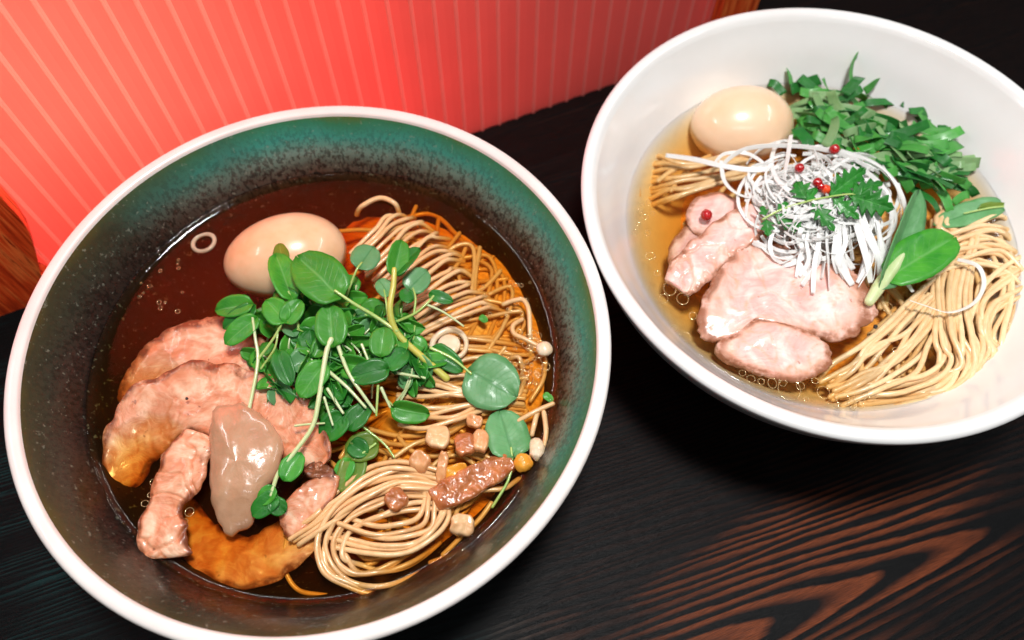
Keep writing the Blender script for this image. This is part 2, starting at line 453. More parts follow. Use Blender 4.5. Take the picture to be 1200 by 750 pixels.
def m_glaze():
    N = NT('dark_reactive_glaze'); o = N.obj()
    sp = N.node('ShaderNodeSeparateXYZ'); N.lk(o, sp.inputs[0])
    x, y, z = sp.outputs
    ang = N.math('ARCTAN2', y, x)
    n1 = N.noise(N.vmap(o, (1, 1, .6)), 34, 5, .6)
    zz = N.math('ADD', z, N.math('MULTIPLY', N.math('SUBTRACT', n1, .5), .012))
    # bands down the wall: olive under the lip, teal, grey green, brown black
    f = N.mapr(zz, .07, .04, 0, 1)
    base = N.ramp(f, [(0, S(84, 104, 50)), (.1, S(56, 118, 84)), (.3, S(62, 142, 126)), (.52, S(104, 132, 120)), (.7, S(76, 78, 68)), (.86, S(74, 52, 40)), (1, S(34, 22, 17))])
    # one side of the bowl is greener and lighter, the other browner
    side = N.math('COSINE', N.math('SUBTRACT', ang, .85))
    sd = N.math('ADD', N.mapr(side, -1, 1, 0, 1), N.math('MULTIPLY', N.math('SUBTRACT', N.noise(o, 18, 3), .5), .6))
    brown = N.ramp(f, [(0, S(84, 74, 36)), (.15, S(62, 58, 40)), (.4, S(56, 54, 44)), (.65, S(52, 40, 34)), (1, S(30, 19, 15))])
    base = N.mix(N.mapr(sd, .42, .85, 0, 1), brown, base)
    spk = N.noise(N.vmap(o, (1, 1, .55)), 620, 4, .7)
    sm = N.math('MULTIPLY', N.mapr(spk, .48, .56, 0, 1), N.mapr(f, .12, .75, .05, 1))
    c = N.mix(sm, base, S(30, 22, 18))
    pal = N.noise(o, 480, 3, .6); c = N.mix(N.mapr(pal, .62, .72, 0, .4), c, S(150, 156, 140))
    N.set(col=c, rough=.3, spec=.25, coat=.2, coatr=.08); N.bump(N.noise(o, 350, 4), .25, .0006)
    return N.m
M_GLAZE = m_glaze()
M_RIM = m_simple('white_glazed_rim', S(232, 226, 220), S(224, 216, 210), 60, .35, .3, .12, 240, 0)
M_WHITE = m_simple('white_porcelain', S(232, 232, 230), S(228, 227, 224), 30, .18, .5, .03, 60, 0)
M_DARKO = m_simple('dark_outer_glaze', S(40, 34, 30), S(28, 24, 22), 120, .35, .4, .2, 300, 0)

# ------------------------------------------------------------------ table
ga = at(772, 747, HT); gb = at(1042, 630, HT); GU = (gb-ga).normalized(); GANG = math.atan2(GU.y, GU.x)
TIP = at(1112, 640, HT)
def m_wood():
    N = NT('charred_cedar'); o = N.obj()
    # o has its origin at the table centre (world x,y = 5, 10)
    q = N.vmap(o, (100, 100, 100), (0, 0, 0), (5-TIP.x, 10-TIP.y, 0))
    r = N.node('ShaderNodeVectorRotate', rotation_type='Z_AXIS'); N.lk(q, r.inputs['Vector']); r.inputs['Angle'].default_value = -GANG
    sp = N.node('ShaderNodeSeparateXYZ'); N.lk(r.outputs[0], sp.inputs[0]); u, v = sp.outputs[0], sp.outputs[1]
    w1 = N.noise(N.vmap(r.outputs[0], (.05, .35, 1)), 1.0, 2, .5)
    w2 = N.noise(N.vmap(r.outputs[0], (.12, 1.6, 1)), 1.0, 4, .6)
    vv = N.math('ADD', v, N.math('MULTIPLY', N.math('SUBTRACT', w1, .5), 1.6))
    vv = N.math('ADD', vv, N.math('MULTIPLY', N.math('SUBTRACT', w2, .5), .5))
    d = N.math('SQRT', N.math('ADD', N.math('MULTIPLY', vv, vv), .05))
    # ring spacing gets tighter away from the heart of the plank
    ph = N.math('ADD', N.math('MULTIPLY', N.math('POWER', d, 1.35), 1.6), N.math('MULTIPLY', u, .2))
    fr = N.math('FRACT', N.math('ADD', ph, 20.3))
    ring = N.ramp(fr, [(0, (0, 0, 0, 1)), (.3, (0, 0, 0, 1)), (.55, (.75, .75, .75, 1)), (.82, (1, 1, 1, 1)), (.93, (.0, .0, .0, 1))])
    # orange grain shows mostly in one patch, its lit glints put into the colour
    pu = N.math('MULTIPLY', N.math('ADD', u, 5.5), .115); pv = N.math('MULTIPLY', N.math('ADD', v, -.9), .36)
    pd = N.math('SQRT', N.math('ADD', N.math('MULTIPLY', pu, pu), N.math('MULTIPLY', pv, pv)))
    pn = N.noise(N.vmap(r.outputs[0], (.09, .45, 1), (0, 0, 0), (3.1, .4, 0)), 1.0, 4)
    lit_grain = N.mapr(N.math('ADD', pd, N.math('MULTIPLY', N.math('SUBTRACT', pn, .5), 1.6)), .6, 1.15, 1, .06)
    far = N.mapr(N.math('ADD', u, N.math('MULTIPLY', N.noise(r.outputs[0], .25, 2), 6)), -9, -13, 0, 1)  # second patch, for the cool reflections painted on the grain
    lit_grain = N.math('MAXIMUM', lit_grain, N.math('MULTIPLY', N.math('MULTIPLY', far, .8), N.mapr(N.noise(N.vmap(r.outputs[0], (.08, .5, 1)), 1.0, 3), .45, .6, 0, 1)))
    fib = N.noise(N.vmap(r.outputs[0], (1.6, 42, 1)), 1.0, 4, .65)
    fibm = N.mapr(fib, .32, .62, .25, 1)
    amt = N.math('MULTIPLY', N.math('MULTIPLY', ring, lit_grain), fibm)
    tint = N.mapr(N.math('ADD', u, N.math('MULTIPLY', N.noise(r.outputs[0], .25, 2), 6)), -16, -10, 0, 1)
    early = N.mix(tint, S(24, 62, 62), S(124, 62, 33))  # teal end is a cool lamp's reflection painted into the grain
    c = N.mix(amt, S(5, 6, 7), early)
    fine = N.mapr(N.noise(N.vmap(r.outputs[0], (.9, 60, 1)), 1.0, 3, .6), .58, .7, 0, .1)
    c = N.mix(fine, c, N.mix(tint, S(34, 78, 78), S(58, 52, 48)))  # fine fibres take the same painted teal reflection
    N.set(col=c, rough=N.mapr(fib, .3, .7, .5, .38), spec=.1)
    h = N.math('ADD', N.math('MULTIPLY', fib, .5), N.math('MULTIPLY', fr, -.5)); N.bump(h, .5, .0006)
    return N.m
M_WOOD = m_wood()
def box(x0, x1, y0, y1, z0, z1):
    V = [(x, y, z) for z in (z0, z1) for y in (y0, y1) for x in (x0, x1)]
    F = [(0, 2, 3, 1), (4, 5, 7, 6), (0, 1, 5, 4), (2, 6, 7, 3), (0, 4, 6, 2), (1, 3, 7, 5)]
    return V, F
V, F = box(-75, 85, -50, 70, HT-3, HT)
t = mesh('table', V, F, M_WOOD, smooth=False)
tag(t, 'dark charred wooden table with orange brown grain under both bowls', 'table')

# ------------------------------------------------------------------ ribbed red panel and posts
B0 = at(567, 152, HT); B1 = at(715, 100, HT); PD = (B1-B0).normalized(); PN = Vector((PD.y, -PD.x, 0))   # PN towards the camera
def pp(s, h, d): return B0+PD*s+PN*d+Vector((0, 0, h))           # s along the panel, h over the table, d in front
def m_panel(name, c, tr, rough=.45):
    N = NT(name); o = N.obj()
    cc = N.mix(N.mapr(N.noise(o, 30, 3), .3, .7, 0, .25), c, tuple(x*.8 for x in c[:3])+(1,))
    N.set(col=cc, rough=rough, spec=.2)
    T = N.node('ShaderNodeBsdfTranslucent'); N.lk(cc, T.inputs[0])
    mx = N.node('ShaderNodeMixShader'); mx.inputs[0].default_value = tr
    N.lk(N.b.outputs[0], mx.inputs[1]); N.lk(T.outputs[0], mx.inputs[2]); N.lk(mx.outputs[0], N.out.inputs[0])
    return N.m
M_PANEL = m_panel('red_acrylic', (.95, .29, .26, 1), .72)
M_RIB = m_panel('pale_red_ridge', (.97, .50, .45, 1), .78)
def build_panel(s0, s1, h1):
    V, F, fm = [], [], []
    prof = []   # (s, d, material of the strip that starts here)
    s = s0; k = 0
    while s < s1-.01:
        e = min(s+.985, s1)
        prof += [(s, 0, 0), (s+.38, -.035, 0), (e-.2, 0, 1), (e-.15, .07, 1), (e-.06, .075, 1)]
        s = e
    prof.append((s1, 0, 0))
    n = len(prof)
    for h in (0.004, h1):
        for q, d, _ in prof: V.append(pp(q, h, d))
    for i in range(n-1): F.append((i, i+1, n+i+1, n+i)); fm.append(prof[i][2])
    b = len(V)
    V += [pp(s0, .004, -.3), pp(s1, .004, -.3), pp(s1, h1, -.3), pp(s0, h1, -.3)]
    F += [(b+1, b, b+3, b+2)]; fm += [0]
    F += [(b, 0, n, b+3), (n-1, b+1, b+2, 2*n-1)]; fm += [0, 0]
    return V, F, fm
V, F, fm = build_panel(-46-.27, 13.2, 19)
t = mesh('ribbed_panel', V, F, [M_PANEL, M_RIB], smooth=False, fm=fm)
tag(t, 'backlit red translucent panel with pale vertical ridges standing behind the bowls', 'partition')

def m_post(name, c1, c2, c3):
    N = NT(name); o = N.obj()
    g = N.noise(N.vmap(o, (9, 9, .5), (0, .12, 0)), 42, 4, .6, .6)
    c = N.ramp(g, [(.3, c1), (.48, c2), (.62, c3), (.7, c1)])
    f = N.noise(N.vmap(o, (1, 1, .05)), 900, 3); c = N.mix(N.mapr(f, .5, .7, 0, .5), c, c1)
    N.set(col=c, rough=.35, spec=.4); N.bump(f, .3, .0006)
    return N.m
M_POST = m_post('red_lit_wood', S(150, 40, 16), S(228, 84, 34), S(246, 130, 64))  # wood reddened and brightened: red light on the post put into its colour
V, F = [], []
for (s, d) in ((13.25, .6), (15.6, .6), (15.6, -1.6), (13.25, -1.6)):
    V += [pp(s, .004, d), pp(s, 19, d)]
F = [(0, 2, 3, 1), (2, 4, 5, 3), (4, 6, 7, 5), (6, 0, 1, 7), (1, 3, 5, 7), (6, 4, 2, 0)]
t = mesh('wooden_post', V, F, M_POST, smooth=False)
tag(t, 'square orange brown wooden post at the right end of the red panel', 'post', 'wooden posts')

# rounded wooden block in front of the panel's left part
def onp(x, y, d):
    r = ri*((x-600)/FPX) - up*((y-375)/FPX) + fw
    p0 = B0+PN*d; k = (p0-CAM).dot(PN)/r.dot(PN); return CAM+r*k
DB = .9
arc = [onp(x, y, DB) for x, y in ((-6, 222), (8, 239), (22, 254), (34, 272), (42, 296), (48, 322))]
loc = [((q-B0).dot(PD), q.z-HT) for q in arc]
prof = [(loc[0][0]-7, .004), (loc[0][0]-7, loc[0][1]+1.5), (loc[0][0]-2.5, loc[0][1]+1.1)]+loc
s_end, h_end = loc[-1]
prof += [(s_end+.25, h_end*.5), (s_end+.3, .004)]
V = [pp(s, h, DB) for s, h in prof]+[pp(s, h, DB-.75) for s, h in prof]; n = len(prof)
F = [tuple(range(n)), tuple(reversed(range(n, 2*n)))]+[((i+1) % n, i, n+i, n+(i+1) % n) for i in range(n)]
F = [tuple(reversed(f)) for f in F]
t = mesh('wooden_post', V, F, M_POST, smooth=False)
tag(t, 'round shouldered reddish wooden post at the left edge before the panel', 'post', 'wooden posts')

# ------------------------------------------------------------------ bowls
b = empty('ramen_bowl', (0, 0, HT), 'dark speckled green brown bowl with a white rim', 'bowl', 'ramen bowls')
inner = spline([(10.22, -.18), (9.98, -.6), (9.6, -1.35), (9.02, -2.63), (8.0, -4.0), (6.2, -5.2), (3.5, -5.9), (0.01, -6.05)], 40)
outer = spline([(.01, -6.7), (3.6, -6.7), (6.8, -5.7), (8.9, -4.0), (10.0, -2.0), (10.55, -.5), (10.66, -.3)], 30)
V, F = lathe(list(inner)[::-1], 160, wob=.0015)
V = list(V)
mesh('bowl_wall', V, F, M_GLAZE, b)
V, F = lathe(list(outer), 160, wob=.0015); mesh('outer_wall', V, [tuple(reversed(f)) for f in F], M_DARKO, b)
rim = spline([(10.22, -.19), (10.28, -.07), (10.40, -.01), (10.55, .0), (10.68, -.04), (10.75, -.14), (10.74, -.26), (10.66, -.31)], 26)
V, F = lathe([(r, z) for r, z in rim], 200, wob=.0015); mesh('rim', V, [tuple(reversed(f)) for f in F], M_RIM, b)
V, F = lathe([(3.2, -6.68), (3.2, -6.998), (3.7, -6.998), (3.8, -6.66)], 96); mesh('foot_ring', V, [tuple(reversed(f)) for f in F], M_DARKO, b)

b2 = empty('ramen_bowl', (C2.x, C2.y, HT), 'glossy plain white bowl overhanging the right edge of view', 'bowl', 'ramen bowls')
inner = [(9.75, -.28), (9.5, -.7), (9.05, -1.4), (8.22, -2.72), (7.1, -4.0), (5.4, -5.0), (3.0, -5.7), (0.01, -5.85)]
lip = [(9.75, -.28), (9.92, -.08), (10.12, 0.), (10.28, -.04), (10.38, -.16), (10.36, -.34)]
outer = [(10.36, -.34), (9.9, -1.6), (8.9, -3.4), (7.2, -5.0), (4.6, -6.2), (3.6, -6.6), (.01, -6.6)]
prof = spline(inner[::-1], 44)+spline(lip, 20)[1:]+spline(outer, 34)[1:]
V, F = lathe(prof, 180, (C2.x, C2.y, 0), .0012); mesh('bowl_wall', V, F, M_WHITE, b2)
V, F = lathe([(3.1, -6.59), (3.15, -6.998), (3.6, -6.998), (3.7, -6.57)], 96, (C2.x, C2.y, 0)); mesh('foot_ring', V, [tuple(reversed(f)) for f in F], M_WHITE, b2)
for o in (b, b2):
    pass

# ------------------------------------------------------------------ broths
def broth(name, c, Z, R, mat, label, below, mh=1.):
    top = [(.01, Z)]+[(R*k/10, Z) for k in range(1, 9)]+[(R*.9, Z), (R-.55, Z+.002*mh), (R-.42, Z+.010*mh), (R-.3, Z+.03*mh), (R-.2, Z+.062*mh), (R-.12, Z+.105*mh), (R-.05, Z+.155*mh), (R+.03, Z+.22*mh)]
    prof = list(top)+below
    V, F = lathe(prof, 160, (c.x, c.y, 0))
    o = mesh(name, V, [tuple(reversed(f)) for f in F], mat)
    return tag(o, label, 'broth')
brothL = broth('broth', Vector((0, 0, 0)), ZL, RL, M_BROTH_L, 'clear dark soy broth filling the dark speckled bowl',
      [(9.13, -2.6), (8.1, -4.05), (6.3, -5.25), (3.5, -6.0), (.01, -6.15)])
brothR = broth('broth', C2, ZR, RR, M_BROTH_R, 'clear golden broth filling the white bowl',
      [(8.33, -2.72), (7.2, -4.1), (5.5, -5.1), (3.0, -5.8), (.01, -5.95)], .35)

def droplets(parent, Z, spots):
    for x, y, rpx in spots:
        c = at(x, y, Z+.012); r = rpx/32
        V, F = [], []; m, k = 28, 6; tr = .008+.007*rnd.random()
        ex = 1+.12*rnd.uniform(-1, 1)
        for i in range(m):
            a = 2*PI*i/m; d = Vector((math.cos(a)*ex, math.sin(a)/ex, 0))
            for j in range(k):
                q = 2*PI*j/k
                V.append(c+d*(r+tr*math.cos(q))+Vector((0, 0, tr*.7*math.sin(q))))
        for i in range(m):
            for j in range(k):
                F.append((i*k+j, ((i+1) % m)*k+j, ((i+1) % m)*k+(j+1) % k, i*k+(j+1) % k))
        mesh('oil_droplet', V, F, M_DROP, parent)
sp = [(760, 237, 4), (750, 246, 3), (756, 254, 4), (748, 262, 3), (744, 272, 4), (759, 273, 4), (752, 240, 2.5), (765, 250, 3), (762, 300, 6), (770, 320, 4),
      (785, 338, 9), (800, 350, 8), (778, 350, 6), (870, 437, 4), (880, 444, 5), (892, 447, 4), (905, 449, 6), (917, 448, 5), (925, 456, 14), (938, 452, 5),
      (965, 460, 8), (988, 468, 8), (1008, 466, 6), (1008, 474, 5), (1000, 478, 3), (1022, 462, 6), (980, 476, 3), (972, 472, 2.5), (945, 468, 3), (955, 446, 4),
      (1040, 360, 7), (1035, 395, 8), (1028, 415, 5), (1050, 410, 4), (1095, 378, 4), (1150, 400, 5), (1135, 405, 4), (812, 370, 5), (803, 395, 7), (790, 385, 4)]
droplets(brothR, ZR, sp)
sp = []
for i in range(46):
    a = rnd.random()*2*PI; q = math.sqrt(rnd.random())
    sp.append((617+24*q*math.cos(a), 424+38*q*math.sin(a), rnd.choice((2, 2.5, 3, 4, 5, 6))))
for i in range(16):
    sp.append((rnd.uniform(560, 630), rnd.uniform(330, 372), rnd.uniform(1.2, 3)))
for i in range(14):
    sp.append((rnd.uniform(160, 215), rnd.uniform(300, 370), rnd.uniform(1.2, 3)))
sp += [(222, 600, 5), (217, 611, 3), (180, 565, 4), (176, 580, 3), (186, 572, 5), (170, 590, 4), (153, 640, 3), (148, 633, 4), (150, 626, 2.5), (142, 615, 3),
       (402, 630, 5), (399, 676, 4), (576, 517, 3), (582, 520, 4), (510, 602, 4), (447, 600, 3)]
droplets(brothL, ZL, sp)

# ------------------------------------------------------------------ noodles
def noodle(pts, Z, r, mat, label, group, n=None, kinks=.02):
    n = n or max(14, len(pts)*6)
    s = spline(pts, n)
    W = [at(x, y, Z+dz) for x, y, dz in s]
    k = rnd.random()*50
    W = [w+Vector((nz(w, 1.1, k), nz(w, 1.1, k+9), .5*nz(w, 1.3, k+4)))*kinks*2 for w in W]
    V, F = tube(W, r*rnd.uniform(.9, 1.06), 9)
    return tag(mesh('noodle', V, F, mat), label, 'noodle', group)

def bundle(A, B, n, Z, r, mat, label, group, jx=2.6, jz=.07, cross=.2, sink=.0):
    for i in range(n):
        f = (i+.5)/n; out = []
        f2 = f+rnd.uniform(-1, 1)*cross
        for k, (a, b_) in enumerate(zip(A, B)):
            g = f+(f2-f)*k/(len(A)-1)
            out.append((a[0]+(b_[0]-a[0])*g+rnd.gauss(0, jx), a[1]+(b_[1]-a[1])*g+rnd.gauss(0, jx), a[2]+(b_[2]-a[2])*g+rnd.gauss(0, jz)-(.14 if Z == ZR else .07)))
        noodle(out, Z, r, mat, label, group)

NL, NR = .096, .112
G = 'noodles in the dark bowl'
# upper comb
S_ = spline([(412, 296), (430, 322), (450, 345), (465, 372), (478, 400)], 20)
E_ = spline([(456, 252), (478, 262), (502, 276), (518, 296), (532, 318), (546, 340), (572, 360)], 20)
for a, e in zip(S_, E_):
    j = lambda s=1.5: rnd.gauss(0, s)
    mx, my = (a[0]+e[0])/2+2, (a[1]+e[1])/2-3
    noodle([(a[0]+j(), a[1]+j(), .0), (mx+j(), my+j(), .20+j(.04)), (e[0]-6+j(2), e[1]+3+j(2), .08), (e[0]+8+j(3), e[1]-1+j(3), -.16), (e[0]+20+j(4), e[1]+4+j(3), -.55)],
           ZL, NL, M_NOO_L, 'noodle strand in the combed row above the cress', G)
for a, e in zip(S_[::2], E_[::2]):
    noodle([(a[0]+4, a[1]+6, -.3), ((a[0]+e[0])/2, (a[1]+e[1])/2, -.12), (e[0], e[1]+8, -.25), (e[0]+30, e[1]+14, -.8)], ZL, NL, M_NOO_L, 'noodle strand in the combed row above the cress', G)
noodle([(418, 252, -.5), (424, 242, -.06), (445, 232, .1), (462, 238, .05), (468, 250, -.4)], ZL, .11, M_NOO_L, 'single noodle arching out of the broth at the top of the dark bowl', None)
# right-hand squiggles
lb = 'loose noodle near the right edge of the dark bowl'
for q in ([(590, 357, -.12), (603, 352, .02), (614, 352, .06), (620, 366, .04), (621, 398, -.15), (622, 420, -.5)],
          [(612, 374, -.08), (601, 381, .02), (602, 391, .05), (614, 397, .05), (628, 404, .02)],
          [(585, 428, -.6), (606, 418, -.1), (612, 430, -.25), (611, 445, -.6)],
          [(608, 493, .0), (626, 483, .1), (648, 473, .08)], [(630, 482, .0), (627, 497, .04), (624, 510, -.1)], [(637, 484, .05), (640, 505, .06), (637, 524, .05)],
          [(640, 420, -.5), (636, 445, -.3), (622, 470, -.4)]):
    noodle(q, ZL, NL*1.05, M_NOO_L, lb, G)
# middle
lb = 'noodle strand lying level below the round cress leaf'
bundle([(470, 432, -.1), (505, 440, .14), (540, 444, .14), (575, 446, -.1), (615, 452, -.4)], [(462, 500, 0), (495, 500, .16), (535, 494, .18), (575, 482, .05), (612, 484, -.15)], 11, ZL, NL, M_NOO_L, lb, G)
bundle([(500, 388, -.15), (530, 392, -.1), (570, 392, -.3), (620, 400, -.7)], [(490, 428, -.1), (530, 426, .02), (575, 420, -.2), (618, 430, -.6)], 6, ZL, NL, M_NOO_L, lb, G)
# lower swirl
lb = 'noodle strand in the large swirl at the front of the dark bowl'
bundle([(520, 560, .05), (470, 548, .22), (422, 566, .24), (386, 594, .22), (366, 632, .18), (372, 668, .1), (400, 690, -.02), (440, 698, -.2), (490, 684, -.45), (540, 652, -.8)],
       [(522, 598, .0), (480, 598, .2), (446, 608, .22), (420, 620, .2), (406, 636, .16), (408, 652, .06), (420, 664, -.05), (444, 664, -.2), (475, 650, -.4), (505, 630, -.75)], 8, ZL, NL, M_NOO_L, lb, G, 2.2, .09, .22)
bundle([(388, 640, .05), (430, 650, .22), (472, 650, .25), (510, 632, .22), (524, 606, .15), (520, 580, -.05)],
       [(402, 602, .2), (440, 616, .26), (470, 614, .28), (490, 604, .25), (498, 590, .2), (498, 574, .0)], 6, ZL, NL, M_NOO_L, lb, G, 2., .1, .2)
bundle([(516, 550, 0), (470, 540, .2), (430, 548, .26), (394, 574, .22), (364, 604, .1), (336, 624, -.1)],
       [(505, 578, 0), (465, 574, .25), (432, 584, .3), (404, 602, .25), (376, 622, .12), (348, 640, -.1)], 6, ZL, NL, M_NOO_L, lb, G, 2., .1, .2)
lb = 'noodle lying under the dark broth surface'
for q in ([(356, 600, -.3), (336, 632, -.5), (334, 668, -.6), (352, 692, -.7), (385, 698, -.8)], [(545, 585, -.2), (565, 575, -.15), (592, 572, -.2), (610, 560, -.5)],
          [(415, 640, -.3), (430, 655, -.35), (470, 650, -.5)], [(520, 650, -.5), (560, 610, -.4), (575, 590, -.35)], [(505, 660, -.6), (550, 640, -.5), (590, 600, -.5)], [(440, 700, -.4), (480, 690, -.5), (525, 665, -.7)]):
    noodle(q, ZL, NL, M_NOO_L, lb, G)
for i in range(130):
    x = rnd.uniform(420, 625); y = rnd.uniform(265, 655)
    if x < 440 and y < 480 and i % 2: continue
    a = rnd.uniform(-.9, .5); L = rnd.uniform(60, 130); z = -rnd.uniform(.28, 1.0)
    dx, dy = math.cos(a)*L, math.sin(a)*L; cv = rnd.uniform(-30, 30)
    q = []
    for k in range(5):
        f = k/4-.5; px, py = x+dx*f-dy/L*cv*(.25-f*f)*4, y+dy*f+dx/L*cv*(.25-f*f)*4
        w = at(px, py, ZL); rr = math.hypot(w.x, w.y)
        if rr > 8.0: px, py = px+(500-px)*(rr-8)/4, py+(470-py)*(rr-8)/4
        q.append((px, py, z+rnd.uniform(-.1, .1)))
    noodle(q, ZL, NL, M_NOO_L, lb, G)

G = 'noodles in the white bowl'
lb = 'noodle strand in the fan at the upper left of the white bowl'
bundle([(748, 186, -1.1), (772, 184, -.34), (795, 190, -.1), (825, 186, -.02), (865, 176, -.1)], [(764, 246, -1.1), (786, 236, -.38), (812, 228, -.1), (848, 214, .0), (890, 200, -.05)], 11, ZR, NR, M_NOO_R, lb, G, 2, .04, .25)
noodle([(768, 160, -.7), (758, 180, -.55), (750, 206, -.5), (748, 230, -.7)], ZR, NR, M_NOO_R, 'noodle lying under the golden broth surface', G)
lb = 'noodle strand in the long flowing bundle on the right of the white bowl'
bundle([(1080, 334, .16), (1044, 368, .14), (1010, 396, .08), (984, 422, -.06), (964, 438, -.45)], [(1110, 362, .22), (1092, 402, .2), (1062, 434, .12), (1024, 455, .0), (982, 472, -.4)], 14, ZR, NR, M_NOO_R, lb, G, 3.6, .09, .4)
bundle([(1104, 286, .2), (1094, 345, .32), (1102, 392, .32), (1108, 418, .26), (1090, 442, .15), (1048, 455, .02), (990, 460, -.35)],
       [(1150, 280, .12), (1132, 345, .3), (1134, 398, .28), (1140, 430, .18), (1116, 457, .05), (1070, 472, -.06), (1008, 479, -.4)], 12, ZR, NR, M_NOO_R, lb, G, 4, .09, .4)
bundle([(1206, 350, .0), (1170, 372, .14), (1162, 398, .15), (1172, 420, .08), (1152, 444, .0), (1110, 460, -.06), (1064, 472, -.3)],
       [(1196, 304, .1), (1150, 326, .32), (1140, 372, .32), (1138, 410, .25), (1130, 438, .12), (1104, 460, -.02), (1052, 474, -.3)], 9, ZR, NR, M_NOO_R, lb, G, 4, .07, .4)
bundle([(1082, 286, .2), (1126, 266, .22), (1166, 262, .08), (1194, 282, -.08), (1204, 318, -.3)], [(1090, 336, .35), (1130, 312, .4), (1168, 318, .25), (1198, 340, .05), (1216, 362, -.2)], 12, ZR, NR, M_NOO_R, lb, G, 4, .09, .4)
bundle([(1180, 280, -.05), (1196, 330, .0), (1182, 380, .05), (1186, 410, -.05), (1170, 436, -.2)], [(1160, 290, .1), (1172, 340, .15), (1160, 386, .15), (1166, 418, .05), (1150, 446, -.15)], 5, ZR, NR, M_NOO_R, lb, G, 4, .07, .4)
bundle([(1102, 232, .1), (1092, 262, .2), (1110, 275, .2)], [(1118, 238, 0), (1112, 262, .12), (1128, 272, .1)], 3, ZR, NR, M_NOO_R, lb, G)
lb = 'noodle lying under the golden broth surface'
for i in range(64):
    if i < 46: x, y = rnd.uniform(1020, 1175), rnd.uniform(280, 445); a = rnd.uniform(.6, 2.4)
    else: x, y = rnd.uniform(800, 960), rnd.uniform(190, 360); a = rnd.uniform(-.9, .2)
    L = rnd.uniform(50, 90); z = -rnd.uniform(.2, .8); dx, dy = math.cos(a)*L, math.sin(a)*L; cv = rnd.uniform(-25, 25); q = []
    for k in range(5):
        f = k/4-.5; px, py = x+dx*f-dy/L*cv*(.25-f*f)*4, y+dy*f+dx/L*cv*(.25-f*f)*4
        w = at(px, py, ZR); rr = math.hypot(w.x-C2.x, w.y-C2.y)
        if rr > 7.2: px, py = px+(970-px)*(rr-7.2)/4, py+(270-py)*(rr-7.2)/4
        q.append((px, py, z+rnd.uniform(-.1, .1)))
    noodle(q, ZR, NR, M_NOO_R, lb, G)

# the noodles packed under the surface, which no one could count
def m_mass():
    N = NT('packed_noodles'); o = N.obj()
    w = N.node('ShaderNodeTexWave', wave_type='BANDS', bands_direction='Y'); N.lk(N.vmap(o, (1, 1, 1), (0, 0, .5)), w.inputs['Vector'])
    w.inputs['Scale'].default_value = 120; w.inputs['Distortion'].default_value = 9; w.inputs['Detail'].default_value = 1; w.inputs['Detail Scale'].default_value = .35
    c = N.mix(w.outputs['Fac'], S(236, 194, 140), S(244, 210, 160)); N.set(col=c, rough=.5); N.bump(w.outputs['Fac'], .35, .001); return N.m
M_MASS = m_mass()
t = slab('noodle_mass', [(380, 330, -2.8), (405, 236, -2.2), (480, 222, -2.0), (560, 262, -1.5), (618, 318, -1.3), (652, 390, -1.25), (660, 460, -1.25), (642, 530, -1.3), (590, 605, -1.6), (525, 662, -1.6), (440, 712, -1.6), (370, 700, -2.2), (340, 620, -3.2), (370, 520, -3.2), (380, 420, -3.1)], ZL, .75, M_MASS, amp=.16, freq=1.1, seed=91, cdz=-1.15, pw=2.2, under=.3)
tag(t, 'packed noodles showing blurred and orange under the dark broth', 'noodles', None, 'stuff')
t = slab('noodle_mass', [(780, 200, -2.6), (850, 160, -2.4), (960, 160, -2.2), (1060, 180, -2.2), (1130, 215, -2.2), (1180, 290, -2.2), (1185, 360, -2.2), (1130, 440, -2.2), (1050, 462, -2.2), (960, 450, -2.5), (870, 410, -2.6), (800, 340, -2.6)], ZR, .8, M_MASS, amp=.16, freq=1.1, seed=95, cdz=-1.2, pw=2.2, under=.3)
tag(t, 'packed noodles showing blurred under the golden broth', 'noodles', None, 'stuff')

# ------------------------------------------------------------------ eggs
ang = math.atan2(*(lambda d: (d.y, d.x))(at(400, 283, ZL)-at(270, 311, ZL)))
t = ball('egg', at(335, 301, ZL-.22), 1, M_EGG_L, seg=56, sc=(2.55, 1.82, 1.68), rot=ang, egg=.07)
tag(t, 'glossy tan marinated egg half sunk in dark broth beside the cress', 'egg', 'seasoned eggs')
ang = math.atan2(*(lambda d: (d.y, d.x))(at(930, 135, ZR)-at(806, 142, ZR)))
t = ball('egg', at(869, 147, ZR-.1), 1, M_EGG_R, seg=56, sc=(2.36, 1.85, 1.7), rot=ang, egg=.03)
tag(t, 'pale whole egg in golden broth beside the chopped green herb', 'egg', 'seasoned eggs')

# ------------------------------------------------------------------ pork, dark bowl
GP = 'pork slices in the dark bowl'
t = slab('pork_slice', [(285, 374, .25), (250, 372, .22), (213, 379, .12), (178, 398, -.04), (154, 426, -.22), (138, 462, -.5), (146, 500, -.75), (180, 496, -.6), (212, 478, -.4), (250, 464, -.25), (300, 456, 0), (322, 420, .25)], ZL, .1, M_MEAT_L, amp=.07, freq=.9, seed=3, cdz=-.1, pw=14, furrow=.06)
tag(t, 'back pork slice half sunk in broth below the tan egg', 'pork slice', GP)
t = sweep('pork_slice', [(142, 572, -.75, 40), (154, 524, -.42, 70), (188, 486, -.05, 84), (238, 468, .2, 84), (290, 474, .34, 82), (334, 498, .38, 74), (362, 526, .36, 54), (374, 548, .3, 28)], ZL, .12, M_MEAT_L, amp=.08, freq=.9, seed=11, tilt=.6, rag=.2, furrow=.06)
tag(t, 'large curved pork slice arching behind the brown paste', 'pork slice', GP)
t = sweep('pork_slice', [(212, 588, -1.0, 34), (236, 636, -.85, 58), (290, 660, -.7, 60), (338, 636, -.55, 56), (376, 600, -.35, 40)], ZL, .1, M_MEAT_L, amp=.1, seed=17, tilt=-.3)
tag(t, 'pork slice sunk under orange broth in front of the paste', 'pork slice', GP)
